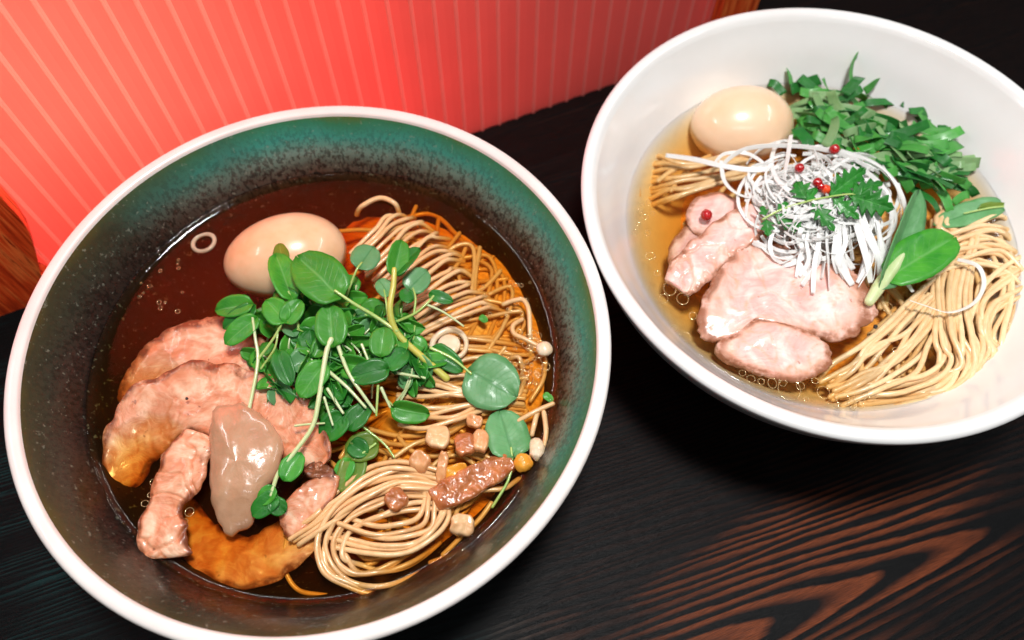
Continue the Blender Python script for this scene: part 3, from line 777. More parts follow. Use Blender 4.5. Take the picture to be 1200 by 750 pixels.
t = sweep('pork_slice', [(232, 506, .5, 30), (224, 530, .55, 54), (208, 562, .46, 52), (194, 592, .28, 40), (190, 620, .3, 60), (192, 655, .1, 60)], ZL, .17, M_MEAT_L, amp=.09, freq=1.2, seed=23, rag=.26, sq=5, furrow=.07)
tag(t, 'small pale folded pork slice left of the brown paste', 'pork slice', GP)
t = slab('pork_slice', [(335, 630, -.1), (328, 602, .15), (350, 572, .3), (378, 556, .36), (398, 558, .3), (390, 586, .15), (370, 608, 0), (350, 628, -.1)], ZL, .13, M_MEAT_L, amp=.08, freq=1.4, seed=31, pw=14, furrow=.06)
tag(t, 'small pork slice with a browned edge right of the paste', 'pork slice', GP)
t = slab('pork_crust', [(356, 548, .3), (372, 540, .35), (390, 550, .35), (394, 562, .25), (376, 566, .25), (360, 560, .3)], ZL, .2, M_CRUST, amp=.3, freq=3, seed=37)
tag(t, 'dark browned scrap of pork crust beside the cress stems', 'pork scrap')
# brown paste
t = slab('mushroom_paste', [(247, 500, .55), (252, 480, .62), (270, 472, .66), (298, 478, .66), (318, 498, .6), (331, 520, .52), (327, 548, .45), (309, 580, .32), (299, 606, .1), (286, 623, -.12), (268, 627, -.15), (254, 612, .02), (248, 588, .25), (246, 540, .45)],
         ZL, .42, M_PASTE, amp=.13, freq=.9, seed=41, cdz=.62, pw=3.2, under=1.2)
tag(t, 'smooth taupe brown dollop of paste resting on the pork', 'paste')

# ------------------------------------------------------------------ small toppings, dark bowl
def cube(x, y, dz, wpx, hpx, rot, thick, mat, name, label, cat, group=None, seed=0):
    o = []; tl = (rnd.uniform(-.012, .012), rnd.uniform(-.012, .012))
    for k in range(12):
        a = 2*PI*k/12; q = max(abs(math.cos(a)), abs(math.sin(a))); px, py = math.cos(a)/q*wpx/2, math.sin(a)/q*hpx/2
        rr = .93+.1*rnd.random()
        px *= rr*.88; py *= rr*.88
        o.append((x+px*math.cos(rot)-py*math.sin(rot), y+px*math.sin(rot)+py*math.cos(rot), dz+tl[0]*px+tl[1]*py))
    t = slab(name, o, ZL, thick, mat, amp=.11, freq=1.8, seed=seed, n=48, pw=10)
    return tag(t, label, cat, group)
GD = 'diced braised pieces in the dark bowl'
cube(513, 512, .32, 32, 30, .15, .24, M_DICE_P, 'diced_piece', 'squarish pale tan cube left of the dark brown diced pieces', 'diced topping', GD, 1)
cube(545, 521, .3, 28, 30, -.2, .22, M_DICE_D, 'diced_piece', 'reddish brown cube between two paler diced pieces', 'diced topping', GD, 2)
cube(563, 517, .3, 22, 30, .1, .24, M_DICE, 'diced_piece', 'upright tan cube beside the floating cress leaf', 'diced topping', GD, 3)
cube(556, 494, .2, 22, 18, .3, .16, M_DICE, 'diced_piece', 'small tan cube tucked under the round cress leaf', 'diced topping', GD, 9)
cube(492, 541, .28, 26, 26, .6, .22, M_DICE, 'diced_piece', 'tan cube with a dark speck above the noodle swirl', 'diced topping', GD, 4)
cube(464, 586, .42, 28, 30, .9, .26, M_DICE_D, 'diced_piece', 'wedge shaped brown piece lying on the noodle swirl', 'diced topping', GD, 5)
cube(542, 616, .05, 32, 30, .1, .26, M_DICE_P, 'diced_piece', 'pale cube at the front edge of the dark broth', 'diced topping', GD, 6)
cube(533, 554, .15, 36, 20, -.4, .15, M_CORN, 'diced_piece', 'flat orange shard beside the long brown strip', 'diced topping', GD, 7)
cube(518, 548, .25, 14, 44, .15, .14, M_DICE, 'diced_piece', 'slim upright tan shard under the squarish pale cube', 'diced topping', GD, 8)
t = sweep('braised_strip', [(508, 590, .05, 26), (530, 576, .16, 36), (555, 563, .2, 34), (580, 550, .12, 32), (600, 538, -.02, 22)], ZL, .18, M_DICE_D, amp=.16, freq=1.5, seed=52)
tag(t, 'long reddish brown braised strip beside the diced pieces', 'braised strip')
t = ball('yellow_kernel', at(613, 542, ZL+.1), .36, M_CORN, sc=(1, 1, .8), wr=.15, seed=3); tag(t, 'orange yellow kernel at the bowl wall below the cress leaf', 'kernel')
t = ball('white_bean', at(638, 409, ZL+.08), .33, M_STEMW, sc=(1, .95, .7), wr=.08, seed=8); tag(t, 'small round white button at the right edge of dark broth', 'mushroom button')
t = ball('mushroom_piece', at(629, 526, ZL+.08), .36, M_STEMW, sc=(.8, 1.2, .7), wr=.25, seed=5); tag(t, 'pale rounded lump under the loose noodles at the right', 'mushroom piece')

def ringpiece(name, x, y, dz, ro, ri_, h, mat, label, Z, cat, disc=0):
    c = at(x, y, Z+dz)
    prof = [(ri_, -h), (ri_-.01, 0), (ri_+.04, h), ((ri_+ro)/2, h*1.15), (ro-.04, h), (ro, 0), (ro-.03, -h), (ri_, -h)]
    V, F = lathe(prof, 48, c)
    V = [Vector(v)+(Vector(v)-c).normalized()*.10*nz(v, 1.2, 4) for v in V]
    if disc:
        b0 = len(V); V2, F2 = lathe([(.01, h*.8), (disc*.7, h*.75), (disc*.95, h*.4), (disc, -.05), (disc*.9, -h)], 40, c)
        V += V2; F += [tuple(b0+i for i in f) for f in F2]
    return tag(mesh(name, V, F, mat), label, cat)
def m_ring():
    N = NT('translucent_leek_ring'); N.set(col=S(226, 208, 180), rough=.25, coat=.5, coatr=.08)
    tp = N.node('ShaderNodeBsdfTransparent'); tp.inputs[0].default_value = (1, .85, .65, 1); mx = N.node('ShaderNodeMixShader'); mx.inputs[0].default_value = .45
    f = N.noise(N.obj(), 120, 3); N.lk(N.mapr(f, .3, .7, .3, .6), mx.inputs[0])
    N.lk(N.b.outputs[0], mx.inputs[1]); N.lk(tp.outputs[0], mx.inputs[2]); N.lk(mx.outputs[0], N.out.inputs[0]); return N.m
M_RING = m_ring()
ringpiece('leek_ring', 239, 284, .03, .52, .34, .06, M_RING, 'thin translucent leek ring floating left of the tan egg', ZL, 'leek ring')
ringpiece('leek_round', 526, 404, .16, .78, .55, .1, M_STEMW, 'pale leek round with a solid core beside the yellow stalk', ZL, 'leek round', .46)

# ------------------------------------------------------------------ watercress
def W3(x, y, dz, Z=ZL): return at(x, y, Z+dz)
def stem_part(pts, r, mat, root, Z=ZL, name='stem', r2=None):
    n = max(10, len(pts)*6); s = spline(pts, n); r2 = r2 or r*.7
    V, F = tube([at(x, y, Z+dz) for x, y, dz in s], [r+(r2-r)*i/(n-1) for i in range(n)], 8)
    return mesh(name, V, F, mat, root)
seedc = [0]
def lf(root, b, tp, w, mat=None, roll=0., cup=.25, bend=.15, Z=ZL, **k):
    """leaf from (x, y, dz) to (x, y, dz), w in photo pixels"""
    seedc[0] += 1
    B, T = at(b[0], b[1], Z+b[2]), at(tp[0], tp[1], Z+tp[2])
    sc_ = (at(b[0]+10, b[1], Z+b[2])-B).length/10
    return leaf('leaf', B, T, w*sc_, mat or M_LEAF, root, roll, cup, bend, seed=seedc[0], **k)
GC = 'cress sprigs in the dark bowl'
def sprig(label, base, stems, leaves, group=GC, Z=ZL, name='watercress_sprig'):
    r = empty(name, at(base[0], base[1], Z+base[2]), label, 'cress sprig', group)
    for pts, rad, m in stems: stem_part(pts, rad, m, r, Z)
    for l in leaves:
        b_, t_, w, m = l[:4]; kw = l[4] if len(l) > 4 else {}
        lf(r, b_, t_, w, m, Z=Z, **kw)
    return r
sprig('tall cress sprig with a thick yellow stalk and two upright leaves', (523, 443, .2),
      [([(523, 443, .35), (493, 417, .8), (466, 391, 1.3), (457, 364, 1.8), (461, 335, 2.1), (462, 316, 2.3)], .15, M_STEMY),
       ([(465, 388, 1.4), (440, 371, 1.7), (415, 356, 2.1), (393, 341, 2.4)], .085, M_STEM),
       ([(455, 375, 1.5), (452, 350, 1.6), (450, 340, 1.6)], .05, M_STEM)],
      [((395, 344, 2.35), (349, 300, 2.5), 58, M_LEAF, dict(cup=.15, roll=.1)), ((462, 320, 2.2), (471, 282, 2.3), 27, M_LEAF, dict(cup=.4, roll=.3)),
       ((463, 320, 2.2), (490, 290, 2.1), 24, M_LEAF_D, dict(cup=.3, roll=-.4)), ((456, 345, 1.6), (444, 328, 1.6), 20, M_LEAF_L)])
sprig('cress sprig with one pale round leaf above the tan egg edge', (405, 345, 1.0),
      [([(405, 350, 1.2), (411, 333, 1.5), (418, 316, 1.7), (424, 308, 1.7)], .055, M_STEM)], [((421, 312, 1.7), (437, 289, 1.6), 34, M_LEAF_L, dict(cup=.05))])
sprig('cress sprig with a slim dark leaf over the combed noodles', (470, 405, .8),
      [([(462, 378, 1.2), (485, 368, 1.4), (500, 356, 1.5), (508, 347, 1.5)], .06, M_STEM), ([(500, 357, 1.45), (520, 366, 1.2), (543, 382, .9)], .055, M_STEMP),
       ([(485, 368, 1.4), (487, 350, 1.5), (484, 338, 1.5)], .05, M_STEM)],
      [((505, 345, 1.5), (530, 353, 1.4), 15, M_LEAF_D), ((480, 338, 1.5), (500, 317, 1.5), 30, M_LEAF_L, dict(cup=.1)), ((482, 352, 1.4), (470, 340, 1.4), 16, M_LEAF_D)])
sprig('cress sprig with three leaves overlapping the front of the egg', (345, 380, 1.2),
      [([(350, 385, 1.4), (345, 360, 1.8), (338, 342, 2.0)], .06, M_STEM)],
      [((341, 346, 2.), (323, 297, 2.1), 33, M_LEAF, dict(cup=.35, roll=.2)), ((332, 312, 1.9), (327, 285, 1.7), 18, M_LEAF_Y), ((345, 352, 1.9), (322, 342, 1.8), 24, M_LEAF_D)])
sprig('cress sprig hanging left over the back pork slice', (292, 479, .7),
      [([(292, 479, .75), (302, 425, 1.1), (299, 395, 1.35), (296, 372, 1.5)], .075, M_STEMP), ([(302, 422, 1.1), (321, 396, 1.5), (334, 372, 1.8)], .06, M_STEM), ([(306, 432, 1.0), (322, 408, 1.4), (326, 385, 1.6)], .05, M_STEM)],
      [((292, 356, 1.6), (253, 363, 1.4), 26, M_LEAF), ((298, 374, 1.5), (264, 402, 1.2), 26, M_LEAF), ((296, 360, 1.5), (262, 384, 1.2), 22, M_LEAF_D),
       ((333, 375, 1.8), (312, 352, 1.9), 30, M_LEAF), ((335, 376, 1.8), (352, 352, 1.9), 26, M_LEAF)])
sprig('cress sprig with a long pale stalk trailing onto the brown paste', (318, 590, .7),
      [([(388, 398, 1.9), (382, 415, 1.8), (374, 465, 1.45), (366, 500, 1.2), (345, 530, 1.05), (326, 555, .95), (318, 580, .8)], .105, M_STEMP), ([(346, 499, 1.1), (362, 497, 1.15), (380, 496, 1.0)], .05, M_STEMP)],
      [((390, 402, 1.9), (386, 358, 2.1), 38, M_LEAF, dict(cup=.2)), ((334, 560, 1.), (352, 531, 1.0), 27, M_LEAF, dict(cup=.2)), ((322, 582, .8), (296, 604, .55), 26, M_LEAF_D), ((320, 572, .9), (305, 590, .7), 20, M_LEAF), ((318, 588, .75), (334, 600, .5), 22, M_LEAF_D)])
sprig('cress sprig with pale stalk ends in the middle of the heap', (427, 478, .8),
      [([(386, 436, 1.5), (408, 455, 1.35), (428, 477, 1.1)], .075, M_STEMP), ([(394, 399, 1.8), (408, 436, 1.6), (425, 462, 1.35), (440, 483, 1.0)], .08, M_STEMP), ([(384, 456, 1.4), (402, 484, 1.1)], .07, M_STEMP),
       ([(380, 466, 1.3), (390, 498, 1.0)], .055, M_STEMP), ([(447, 455, 1.4), (457, 477, 1.1)], .065, M_STEMP), ([(443, 452, 1.4), (441, 487, 1.0)], .055, M_STEM), ([(424, 404, 1.8), (433, 426, 1.6)], .06, M_STEMP), ([(460, 436, 1.1), (498, 443, .8)], .07, M_STEMP)],
      [((378, 428, 1.7), (352, 464, 1.4), 32, M_LEAF), ((452, 432, 1.6), (412, 442, 1.6), 30, M_LEAF_D), ((446, 415, 1.7), (450, 384, 1.8), 30, M_LEAF), ((455, 430, 1.5), (476, 410, 1.3), 26, M_LEAF_D), ((326, 414, 1.5), (340, 450, 1.3), 24, M_LEAF_D)])
sprig('cress sprig with a broad pale leaf floating beside diced pieces', (523, 418, .4),
      [([(505, 408, .7), (530, 420, .55), (552, 438, .42)], .07, M_STEM)], [((553, 436, .42), (604, 464, .3), 66, M_LEAF_L, dict(cup=.04, bend=.05)), ((508, 410, .6), (541, 434, .4), 26, M_LEAF_D)])
sprig('cress sprig with a half soaked leaf and thin stalk near the bowl wall', (577, 594, -.1),
      [([(577, 594, -.15), (594, 566, .02), (600, 545, .08), (599, 525, .12)], .06, M_STEM)], [((601, 531, .12), (586, 482, .1), 54, M_LEAF_L, dict(cup=.06, bend=.05, roll=.2))])
sprig('soaked yellow green cress leaves in broth above the noodle swirl', (415, 540, .1),
      [([(440, 520, .3), (420, 535, .25), (408, 545, .15)], .05, M_STEM), ([(425, 500, .5), (450, 520, .3), (462, 536, .2)], .05, M_STEM)],
      [((418, 535, .2), (404, 578, .05), 32, M_LEAF_Y), ((410, 540, .25), (395, 565, .1), 22, M_LEAF), ((440, 520, .25), (405, 530, .25), 34, M_LEAF_Y), ((412, 520, .35), (430, 532, .3), 24, M_LEAF_D)])
sprig('curled cress leaf dipping into broth right of the heap', (465, 478, .5),
      [([(450, 465, .9), (460, 475, .7)], .05, M_STEM)], [((462, 478, .6), (502, 486, .3), 28, M_LEAF, dict(cup=.5, roll=.5)), ((402, 488, .9), (378, 514, .6), 32, M_LEAF_D, dict(cup=.4)), ((408, 500, .8), (432, 474, .9), 26, M_LEAF_D)])
# the heap itself
for i in range(42):
    a = rnd.random()*2*PI; q = math.sqrt(rnd.random())
    bx, by = 394+94*q*math.cos(a), 416+66*q*math.sin(a)
    h = 1.5*(1-.55*q*q)
    sx, sy = bx+rnd.uniform(-30, 30), by-rnd.uniform(5, 45)
    sx = max(275, min(505, sx)); sy = max(335, sy)
    lv = []
    for k in range(5):
        f = rnd.uniform(.25, 1); px, py = bx+(sx-bx)*f, by+(sy-by)*f; an = rnd.random()*2*PI; L = rnd.uniform(20, 33)
        z = h*(.55+.45*f)
        lv.append(((px, py, z), (px+L*math.cos(an), py+L*math.sin(an)*.85, z+rnd.uniform(-.6, .35)), rnd.uniform(18, 31), rnd.choice((M_LEAF_D, M_LEAF_D, M_LEAF, M_LEAF, M_LEAF, M_LEAF_L)), dict(roll=rnd.uniform(-1., 1.), cup=rnd.uniform(.1, .7), bend=rnd.uniform(0, .5))))
    sprig('small leafy cress sprig in the heap in the dark bowl', (bx, by, .2), [([(bx, by, .2), ((bx+sx)/2+4, (by+sy)/2, h*.7), (sx, sy, h)], .055, rnd.choice((M_STEM, M_STEMP))), ([(bx-8, by+24, .2), (bx+rnd.gauss(0, 6), by+4, h*.8), ((bx+sx)/2, (by+sy)/2, h*.9)], .045, M_STEMP)], lv)
for (x0, y0, x1, y1, lab) in ((638, 462, 648, 470, 'tiny green leaf scrap floating at the right bowl wall'), (563, 371, 571, 377, 'tiny green leaf scrap floating in the orange broth')):
    o = leaf('leaf_scrap', at(x0, y0, ZL+.04), at(x1, y1, ZL+.04), .3, M_LEAF, None, cup=.05, bend=0); tag(o, lab, 'leaf scrap', 'leaf scraps in the dark bowl')

# ------------------------------------------------------------------ pork, white bowl
GP = 'pork slices in the white bowl'
t = slab('pork_slice', [(804, 250, .12), (816, 232, .15), (843, 226, .2), (866, 238, .25), (868, 262, .2), (840, 275, .1), (812, 275, -.05)], ZR, .15, M_MEAT_R, amp=.08, seed=61, pw=9)
tag(t, 'pork slice peeking out behind the lone peppercorn', 'pork slice', GP)
t = slab('pork_slice', [(782, 300, -.3), (800, 268, -.2), (830, 262, -.1), (850, 290, -.1), (830, 330, -.2), (800, 340, -.35)], ZR, .15, M_MEAT_R, amp=.08, seed=63, pw=5)
tag(t, 'pork slice sunk in broth under the folded strip', 'pork slice', GP)
t = sweep('pork_slice', [(890, 254, .72, 40), (872, 266, .66, 48), (845, 284, .5, 48), (820, 306, .32, 50), (800, 328, .12, 44), (793, 338, .05, 34)], ZR, .17, M_MEAT_R, amp=.08, freq=1.1, seed=67, furrow=.08, sq=7)
tag(t, 'folded strip of pale pink pork at the left of the white bowl', 'pork slice', GP)
t = slab('pork_slice', [(846, 304, .35), (866, 288, .5), (900, 286, .62), (950, 296, .7), (1000, 318, .62), (1022, 340, .5), (1028, 360, .38), (1016, 384, .28), (984, 400, .22), (950, 394, .26), (905, 384, .28), (879, 380, .22), (858, 396, .05), (832, 402, -.1), (817, 388, -.05), (820, 360, .1), (832, 332, .22)],
         ZR, .2, M_MEAT_R, amp=.07, freq=.8, seed=71, cdz=.46, pw=14, furrow=.05)
tag(t, 'large pale pink pork slice lying under the leek shreds', 'pork slice', GP)
t = slab('pork_slice', [(838, 404, -.1), (858, 394, .1), (880, 377, .3), (906, 376, .38), (940, 386, .4), (966, 400, .35), (974, 416, .22), (968, 433, .1), (938, 448, -.05), (898, 442, -.1), (864, 431, -.15), (842, 421, -.2)],
         ZR, .2, M_MEAT_R, amp=.05, freq=1.1, seed=79, cdz=.36, pw=10, furrow=.05)
tag(t, 'thick rounded pork slice at the front of the white bowl', 'pork slice', GP)

# ------------------------------------------------------------------ leek shreds
GK = 'white leek shreds in the white bowl'
def shred(pts, w=.2, tw=None, flat=False, label='thin white leek shred curled in the mound on the pork'):
    s = spline(pts, max(14, 7*len(pts)))
    n0 = Vector((rnd.uniform(-1, 1), rnd.uniform(-1, 1), rnd.uniform(.2, 1)))
    if flat: n0 = Vector((rnd.uniform(-.35, .35), rnd.uniform(-.6, .1), 1)); tw = rnd.uniform(-.3, .3)
    V, F, UV = ribbon([at(x, y, ZR+dz) for x, y, dz in s], w*.85, .03, n0, rnd.uniform(-1.4, 1.4) if tw is None else tw, .2)
    return tag(mesh('leek_shred', V, F, M_LEEK, uv=UV), label, 'leek shred', GK)
hand = [([(780, 182, .5), (815, 187, .75), (845, 194, .95), (882, 199, 1.15), (915, 196, 1.3)], .26), ([(846, 206, .7), (848, 192, .9), (876, 174, 1.1), (930, 171, 1.3), (985, 180, 1.4), (1025, 200, 1.2)], .24),
        ([(845, 188, .9), (850, 214, .85), (872, 230, .95), (908, 230, 1.2), (940, 220, 1.5)], .26), ([(876, 206, .9), (884, 226, .9), (910, 232, 1.1), (932, 214, 1.5)], .2), ([(927, 158, 1.3), (923, 185, 1.5), (919, 212, 1.5), (925, 240, 1.4)], .24),
        ([(896, 192, 1.1), (876, 180, 1.0), (850, 180, .9), (838, 190, .8)], .18), ([(890, 218, 1.1), (878, 210, 1.), (882, 196, 1.1), (905, 190, 1.3)], .2), ([(882, 284, .9), (902, 292, .9), (930, 304, .85), (948, 322, .75), (958, 304, .8)], .3),
        ([(1000, 180, 1.3), (1040, 204, 1.1), (1056, 244, .85), (1048, 300, .6)], .2), ([(985, 176, 1.4), (1030, 195, 1.2), (1058, 232, .85), (1062, 290, .5)], .2), ([(975, 190, 1.6), (1020, 205, 1.4), (1044, 240, 1.1), (1040, 290, .75), (1030, 325, .6)], .22),
        ([(1122, 304, .75), (1146, 312, .7), (1153, 334, .62), (1140, 356, .62), (1112, 366, .68), (1084, 358, .75), (1066, 352, .75)], .2), ([(1035, 300, .8), (1052, 318, .75), (1070, 342, .7)], .25)]
for p, w in hand: shred(p, w)
for i in range(30):                       # ends hanging over the pork
    x = rnd.uniform(940, 1030); y = rnd.uniform(225, 265)
    d = (x-975)*.5
    shred([(x-d*.4, y, 1.7), (x, y+22, 1.55), (x+d*.25+rnd.gauss(0, 5), y+45, 1.25), (x+d*.4+rnd.gauss(0, 9), y+rnd.uniform(62, 84), .82)], rnd.uniform(.16, .36))
for i in range(250):
    a = rnd.random()*2*PI; q = rnd.random()**.55*(1 if i < 150 else .62)
    cx, cy = 960+66*q*math.cos(a), 236+48*q*math.sin(a); r = rnd.uniform(18, 52); a0 = rnd.random()*2*PI; sp_ = rnd.uniform(1.0, 3.2)*rnd.choice((-1, 1)); el = rnd.uniform(.5, 1); ra = rnd.random()*PI
    pts = []
    for k in range(6):
        th = a0+sp_*k/5; ex, ey = r*math.cos(th), r*el*math.sin(th)
        px, py = cx+ex*math.cos(ra)-ey*math.sin(ra), cy+(ex*math.sin(ra)+ey*math.cos(ra))*.85
        px = max(866, min(1064, px)); py = max(166, min(322, py))
        rr = math.hypot((px-960)/105, (py-240)/84)
        pts.append((px, py, .5+1.4*max(0, 1-rr*rr)+(rnd.uniform(-.2, .2) if i < 150 else rnd.uniform(-.75, -.1))))
    shred(pts, rnd.uniform(.09, .22))

for i in range(85):                       # wider shreds lying flat inside the mound
    a = rnd.random()*2*PI; q = rnd.random()**.6
    cx, cy = 960+64*q*math.cos(a), 240+48*q*math.sin(a); an = rnd.random()*PI; L = rnd.uniform(16, 34); b_ = rnd.uniform(-8, 8)
    z = .35+1.25*max(0, 1-q*q*1.05)+rnd.uniform(-.2, .02)
    shred([(cx-L*math.cos(an), cy-L*math.sin(an)*.85, z-.12), (cx+b_*math.sin(an), cy-b_*math.cos(an), z), (cx+L*math.cos(an), cy+L*math.sin(an)*.85, z-.12)], rnd.uniform(.3, .5), flat=True)

# ------------------------------------------------------------------ chopped green herb
GH = 'chopped herb strips in the white bowl'
def strip(x, y, z, a, L, w, mat, pitch=0., bend=.1, label='chopped green herb strip in the pile behind the leek'):
    p0 = at(x, y, ZR+z); d = Vector((math.cos(a), math.sin(a), 0)); pts = []; cv = rnd.gauss(0, .05)
    for k in range(9):
        f = k/8-.5
        pts.append(p0+d*(f*L*math.cos(pitch))+Vector((0, 0, f*L*math.sin(pitch)-bend*L*(2*f)**2+.03*math.sin(f*9))) + Vector((-d.y, d.x, 0))*cv*(f*f*4-1)*L)
    n0 = Vector((rnd.gauss(0, .6), rnd.gauss(0, .6)-.2, 1))
    V, F, UV = ribbon(pts, w, .022, n0, rnd.gauss(0, .7), .04)
    return tag(mesh('herb_strip', V, F, mat, uv=UV), label, 'herb strip', GH)
ax0, ax1 = (935, 118), (1118, 205)
for i in range(135):
    f = rnd.random(); q = rnd.gauss(0, .5); q = max(-1, min(1, q)); wd = 40*(.55+.6*math.sin(PI*min(1, max(0, f*.9+.05))))
    x = ax0[0]+(ax1[0]-ax0[0])*f-.43*wd*q; y = ax0[1]+(ax1[1]-ax0[1])*f+.9*wd*q
    z = .15+1.15*(1-q*q)*math.sin(PI*(.1+.8*f))*rnd.uniform(.55, 1.)
    if y > 215: continue
    a = -.42+rnd.gauss(0, .55)
    strip(x, y, z, a, rnd.uniform(1.0, 2.5), rnd.uniform(.32, .54), rnd.choice((M_HERB, M_HERB_D, M_HERB, M_HERB_P, M_HERB_P, M_HERB, M_HERB_D)), rnd.gauss(0, .25), rnd.uniform(-.15, .25))
for x, y, z, a, L, w, m, pt in ((1003, 78, 1.3, 1.35, 1.3, .45, M_HERB, .5), (1000, 98, 1.3, .8, 1.2, .5, M_HERB_D, .2), (928, 92, .5, 1.9, 1., .45, M_HERB, .5), (910, 102, .4, 2.4, .9, .4, M_HERB_D, .2), (973, 152, 1.2, 1.2, 1.5, .42, M_HERB_P, .2),
                          (942, 160, 1.0, -1.2, 1.2, .6, M_HERB_D, 0), (1022, 100, .9, .6, .8, .4, M_HERB, .3), (1108, 172, .7, .35, 1.6, .55, M_HERB, .1), (1112, 148, .4, .1, 1., .35, M_HERB_D, 0), (1078, 130, .45, -.1, .9, .4, M_HERB_D, 0),
                          (1120, 200, .3, 0, 1.3, .35, M_HERB_D, 0), (1104, 225, .35, -1.3, 1.9, .4, M_HERB, 0), (1094, 208, .4, -1.1, 1.6, .4, M_HERB_P, 0), (1132, 222, .2, -.6, 1.0, .4, M_HERB_D, .1), (1128, 232, .2, .5, .9, .35, M_HERB, .1), (1086, 232, .4, -.9, 1.5, .4, M_HERB_D, 0)):
    strip(x, y, z, a, L, w, m, pt)

# ------------------------------------------------------------------ leaves in the white bowl
r = empty('leafy_sprout', W3(1020, 352, .7, ZR), 'thick stalked green leaf lying between leek and noodles', 'leaf sprout')
s = spline([(1019, 353, .85, .20), (1030, 336, .95, .26), (1043, 318, 1.05, .27), (1056, 300, 1.1, .2), (1066, 280, 1.15, .1)], 22)
V, F = tube([at(x, y, ZR+z) for x, y, z, q in s], [q for *_, q in s], 12); mesh('stem', V, F, M_STEMP, r)
lf(r, (1036, 327, 1.15), (1078, 226, 1.35), 44, M_LEAF_L, .7, .5, .05, ZR)
lf(r, (1046, 322, 1.2), (1119, 276, 1.3), 56, M_LEAF, -.1, .22, .18, ZR)
lf(r, (1062, 312, .95), (1096, 318, .8), 26, M_LEAF_Y, .2, .3, .1, ZR)
r = empty('herb_leaf', W3(1160, 245, .1, ZR), 'pale green leaf half sunk at the right of the herb pile', 'herb leaf')
lf(r, (1170, 240, .05), (1098, 262, .15), 30, M_LEAF_L, .1, .1, .05, ZR); lf(r, (1150, 246, .08), (1192, 248, -.1), 20, M_LEAF_Y, .1, .1, .05, ZR)
stem_part([(1192, 242, -.05), (1165, 243, .1), (1130, 250, .15)], .05, M_STEM, r, ZR)

r = empty('serrated_sprig', W3(896, 256, 1.9, ZR), 'small serrated green leaf sprig on top of the leek mound', 'herb sprig')
stem_part([(894, 257, 1.55), (915, 246, 1.8), (950, 235, 2.05), (990, 228, 2.15), (1010, 228, 2.15)], .05, M_STEM, r, ZR)
for b_, t_, w, tt in (((898, 255, 1.6), (900, 274, 1.5), 14, 3), ((898, 254, 1.6), (893, 243, 1.6), 9, 2), ((906, 250, 1.7), (942, 270, 1.65), 17, 4), ((910, 248, 1.75), (922, 238, 1.8), 9, 2), ((946, 236, 2.05), (935, 216, 2.05), 22, 3), ((944, 237, 2.05), (956, 222, 2.1), 10, 2),
                    ((950, 235, 2.05), (976, 268, 1.95), 17, 4), ((970, 231, 2.12), (1012, 199, 2.15), 25, 5), ((974, 231, 2.12), (1004, 254, 2.05), 17, 4), ((992, 228, 2.15), (1042, 243, 2.05), 30, 5), ((996, 228, 2.15), (1032, 214, 2.1), 19, 4)):
    lf(r, b_, t_, w*1.25, M_SERR, rnd.uniform(-.2, .2), .15, .1, ZR, teeth=tt, nv=7)

GE = 'pink peppercorns in the white bowl'
for x, y, z, rr, lab in ((937, 197, 1.95, .2, 'red peppercorn on the leek mound nearest the pale egg'), (978, 175, 1.55, .22, 'red peppercorn at the edge of the chopped herb'), (958, 214, 2.1, .2, 'red peppercorn touching the orange seed above the serrated sprig'),
                         (962, 219, 2.1, .16, 'smaller red peppercorn beside the orange seed'), (828, 252, .62, .25, 'lone dark red peppercorn on the pork at left of the white bowl')):
    tag(ball('peppercorn', at(x, y, ZR+z), rr, M_PEPPER, wr=.10, seed=x, seg=20), lab, 'peppercorn', GE)
tag(ball('orange_seed', at(968, 222, ZR+2.05), .2, M_SEED, wr=.2, seed=4, seg=16), 'bright orange seed beside peppercorns on the leek mound', 'seed')
tag(ball('red_speck', at(1029, 247, ZR+1.6), .09, M_SEED, wr=.2, seed=6, seg=12), 'tiny orange red speck under the tip of the serrated sprig', 'seed')
tag(ball('black_speck', at(1026, 383, ZR+.5), .09, M_DARKO, wr=.25, seed=6, seg=12), 'tiny black speck at the right end of the big pork slice', 'pepper speck', 'pepper specks')
tag(ball('black_speck', at(219, 467, ZL+.56), .06, M_DARKO, wr=.25, seed=7, seg=12), 'tiny black speck on the large curved pork slice', 'pepper speck', 'pepper specks')

# ------------------------------------------------------------------ light
def area(name, loc, to, size, power, col=(1, 1, 1), size_y=None):
    L = bpy.data.lights.new(name, 'AREA'); L.energy = power; L.color = col; L.size = size*SC
    if size_y: L.shape = 'RECTANGLE'; L.size_y = size_y*SC
    o = bpy.data.objects.new(name, L); link(o); o.location = Vector(loc)*SC
    o.rotation_euler = (Vector(to)-Vector(loc)).to_track_quat('-Z', 'Y').to_euler(); return o
area('ceiling_lamp', (15, 2, 80), (13, 2, 0), 13, 6.0, (1, .985, .975))
def strip_lamp(p, q, wid, power, col=(.97, .985, 1)):
    p, q = Vector(p), Vector(q); c = (p+q)/2; L = bpy.data.lights.new('strip_lamp', 'AREA'); L.energy = power; L.color = col
    L.shape = 'RECTANGLE'; L.size = (q-p).length*SC; L.size_y = wid*SC
    o = bpy.data.objects.new('strip_lamp', L); link(o); o.location = c*SC
    z = (c-Vector((9, 3, 0))).normalized(); x = (q-p).normalized(); x = (x-z*x.dot(z)).normalized(); y = z.cross(x)
    M_ = Matrix((x, y, z)).transposed().to_4x4(); M_.translation = c*SC; o.matrix_world = M_
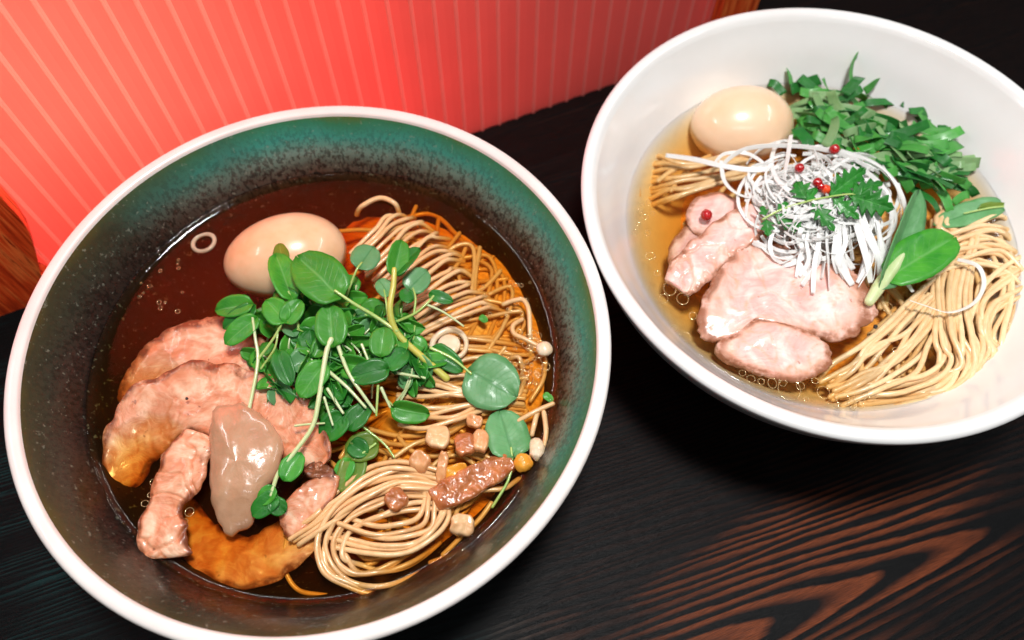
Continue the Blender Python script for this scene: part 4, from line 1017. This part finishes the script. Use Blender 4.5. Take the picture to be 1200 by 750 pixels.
strip_lamp((-42, -8, 50), (-42, 56, 50), 3, 1.15)
strip_lamp((-34, 56, 58), (22, 56, 58), 3, 1.0)
strip_lamp((76, -5, 60), (76, 50, 60), 3, .9)
strip_lamp((-15, -42, 66), (45, -42, 66), 3, .6)
pc = pp(-17, 12, -10); area('panel_lamp', pc, pp(-16, 10, 0), 9, .50, (1, .70, .52), 9)
pc = pp(-9, 2.5, -8); area('panel_lamp', pc, pp(-9, 3, 0), 10, .07, (1, .30, .40), 4)
L = bpy.data.lights.new('post_fill_spot', 'SPOT'); L.energy = .28; L.color = (1, .28, .10); L.spot_size = math.radians(34); L.spot_blend = .6; L.shadow_soft_size = .01  # unseen red spot added only to brighten the left wooden post
o = bpy.data.objects.new('post_fill_spot', L); link(o); q = pp(-34, 17, 12); o.location = q*SC; o.rotation_euler = (pp(-21.5, 5, .9)-q).to_track_quat('-Z', 'Y').to_euler()
world = bpy.data.worlds.new('World'); scene.world = world; world.use_nodes = True
bg = world.node_tree.nodes['Background']; bg.inputs[0].default_value = (.75, .82, .9, 1); bg.inputs[1].default_value = .03

# ------------------------------------------------------------------ camera
cd = bpy.data.cameras.new('camera'); cam = bpy.data.objects.new('camera', cd); link(cam)
cd.sensor_width = 36; cd.lens = FPX/1200*36; cd.clip_start = .005; cd.clip_end = 20
from mathutils import Matrix
M = Matrix((ri, up, -fw)).transposed().to_4x4(); M.translation = CAM*SC; cam.matrix_world = M
cd.dof.use_dof = True; cd.dof.focus_distance = .288; cd.dof.aperture_fstop = 8
scene.camera = cam

scene.render.engine = 'CYCLES'
cy = scene.cycles
cy.use_denoising = True
try: cy.denoiser = 'OPENIMAGEDENOISE'
except Exception: pass
cy.max_bounces = 10; cy.transparent_max_bounces = 40; cy.volume_bounces = 1; cy.caustics_reflective = False; cy.caustics_refractive = False
cy.sample_clamp_indirect = 4
scene.view_settings.view_transform = 'Standard'; scene.view_settings.look = 'None'; scene.view_settings.gamma = 1; scene.view_settings.exposure = .32
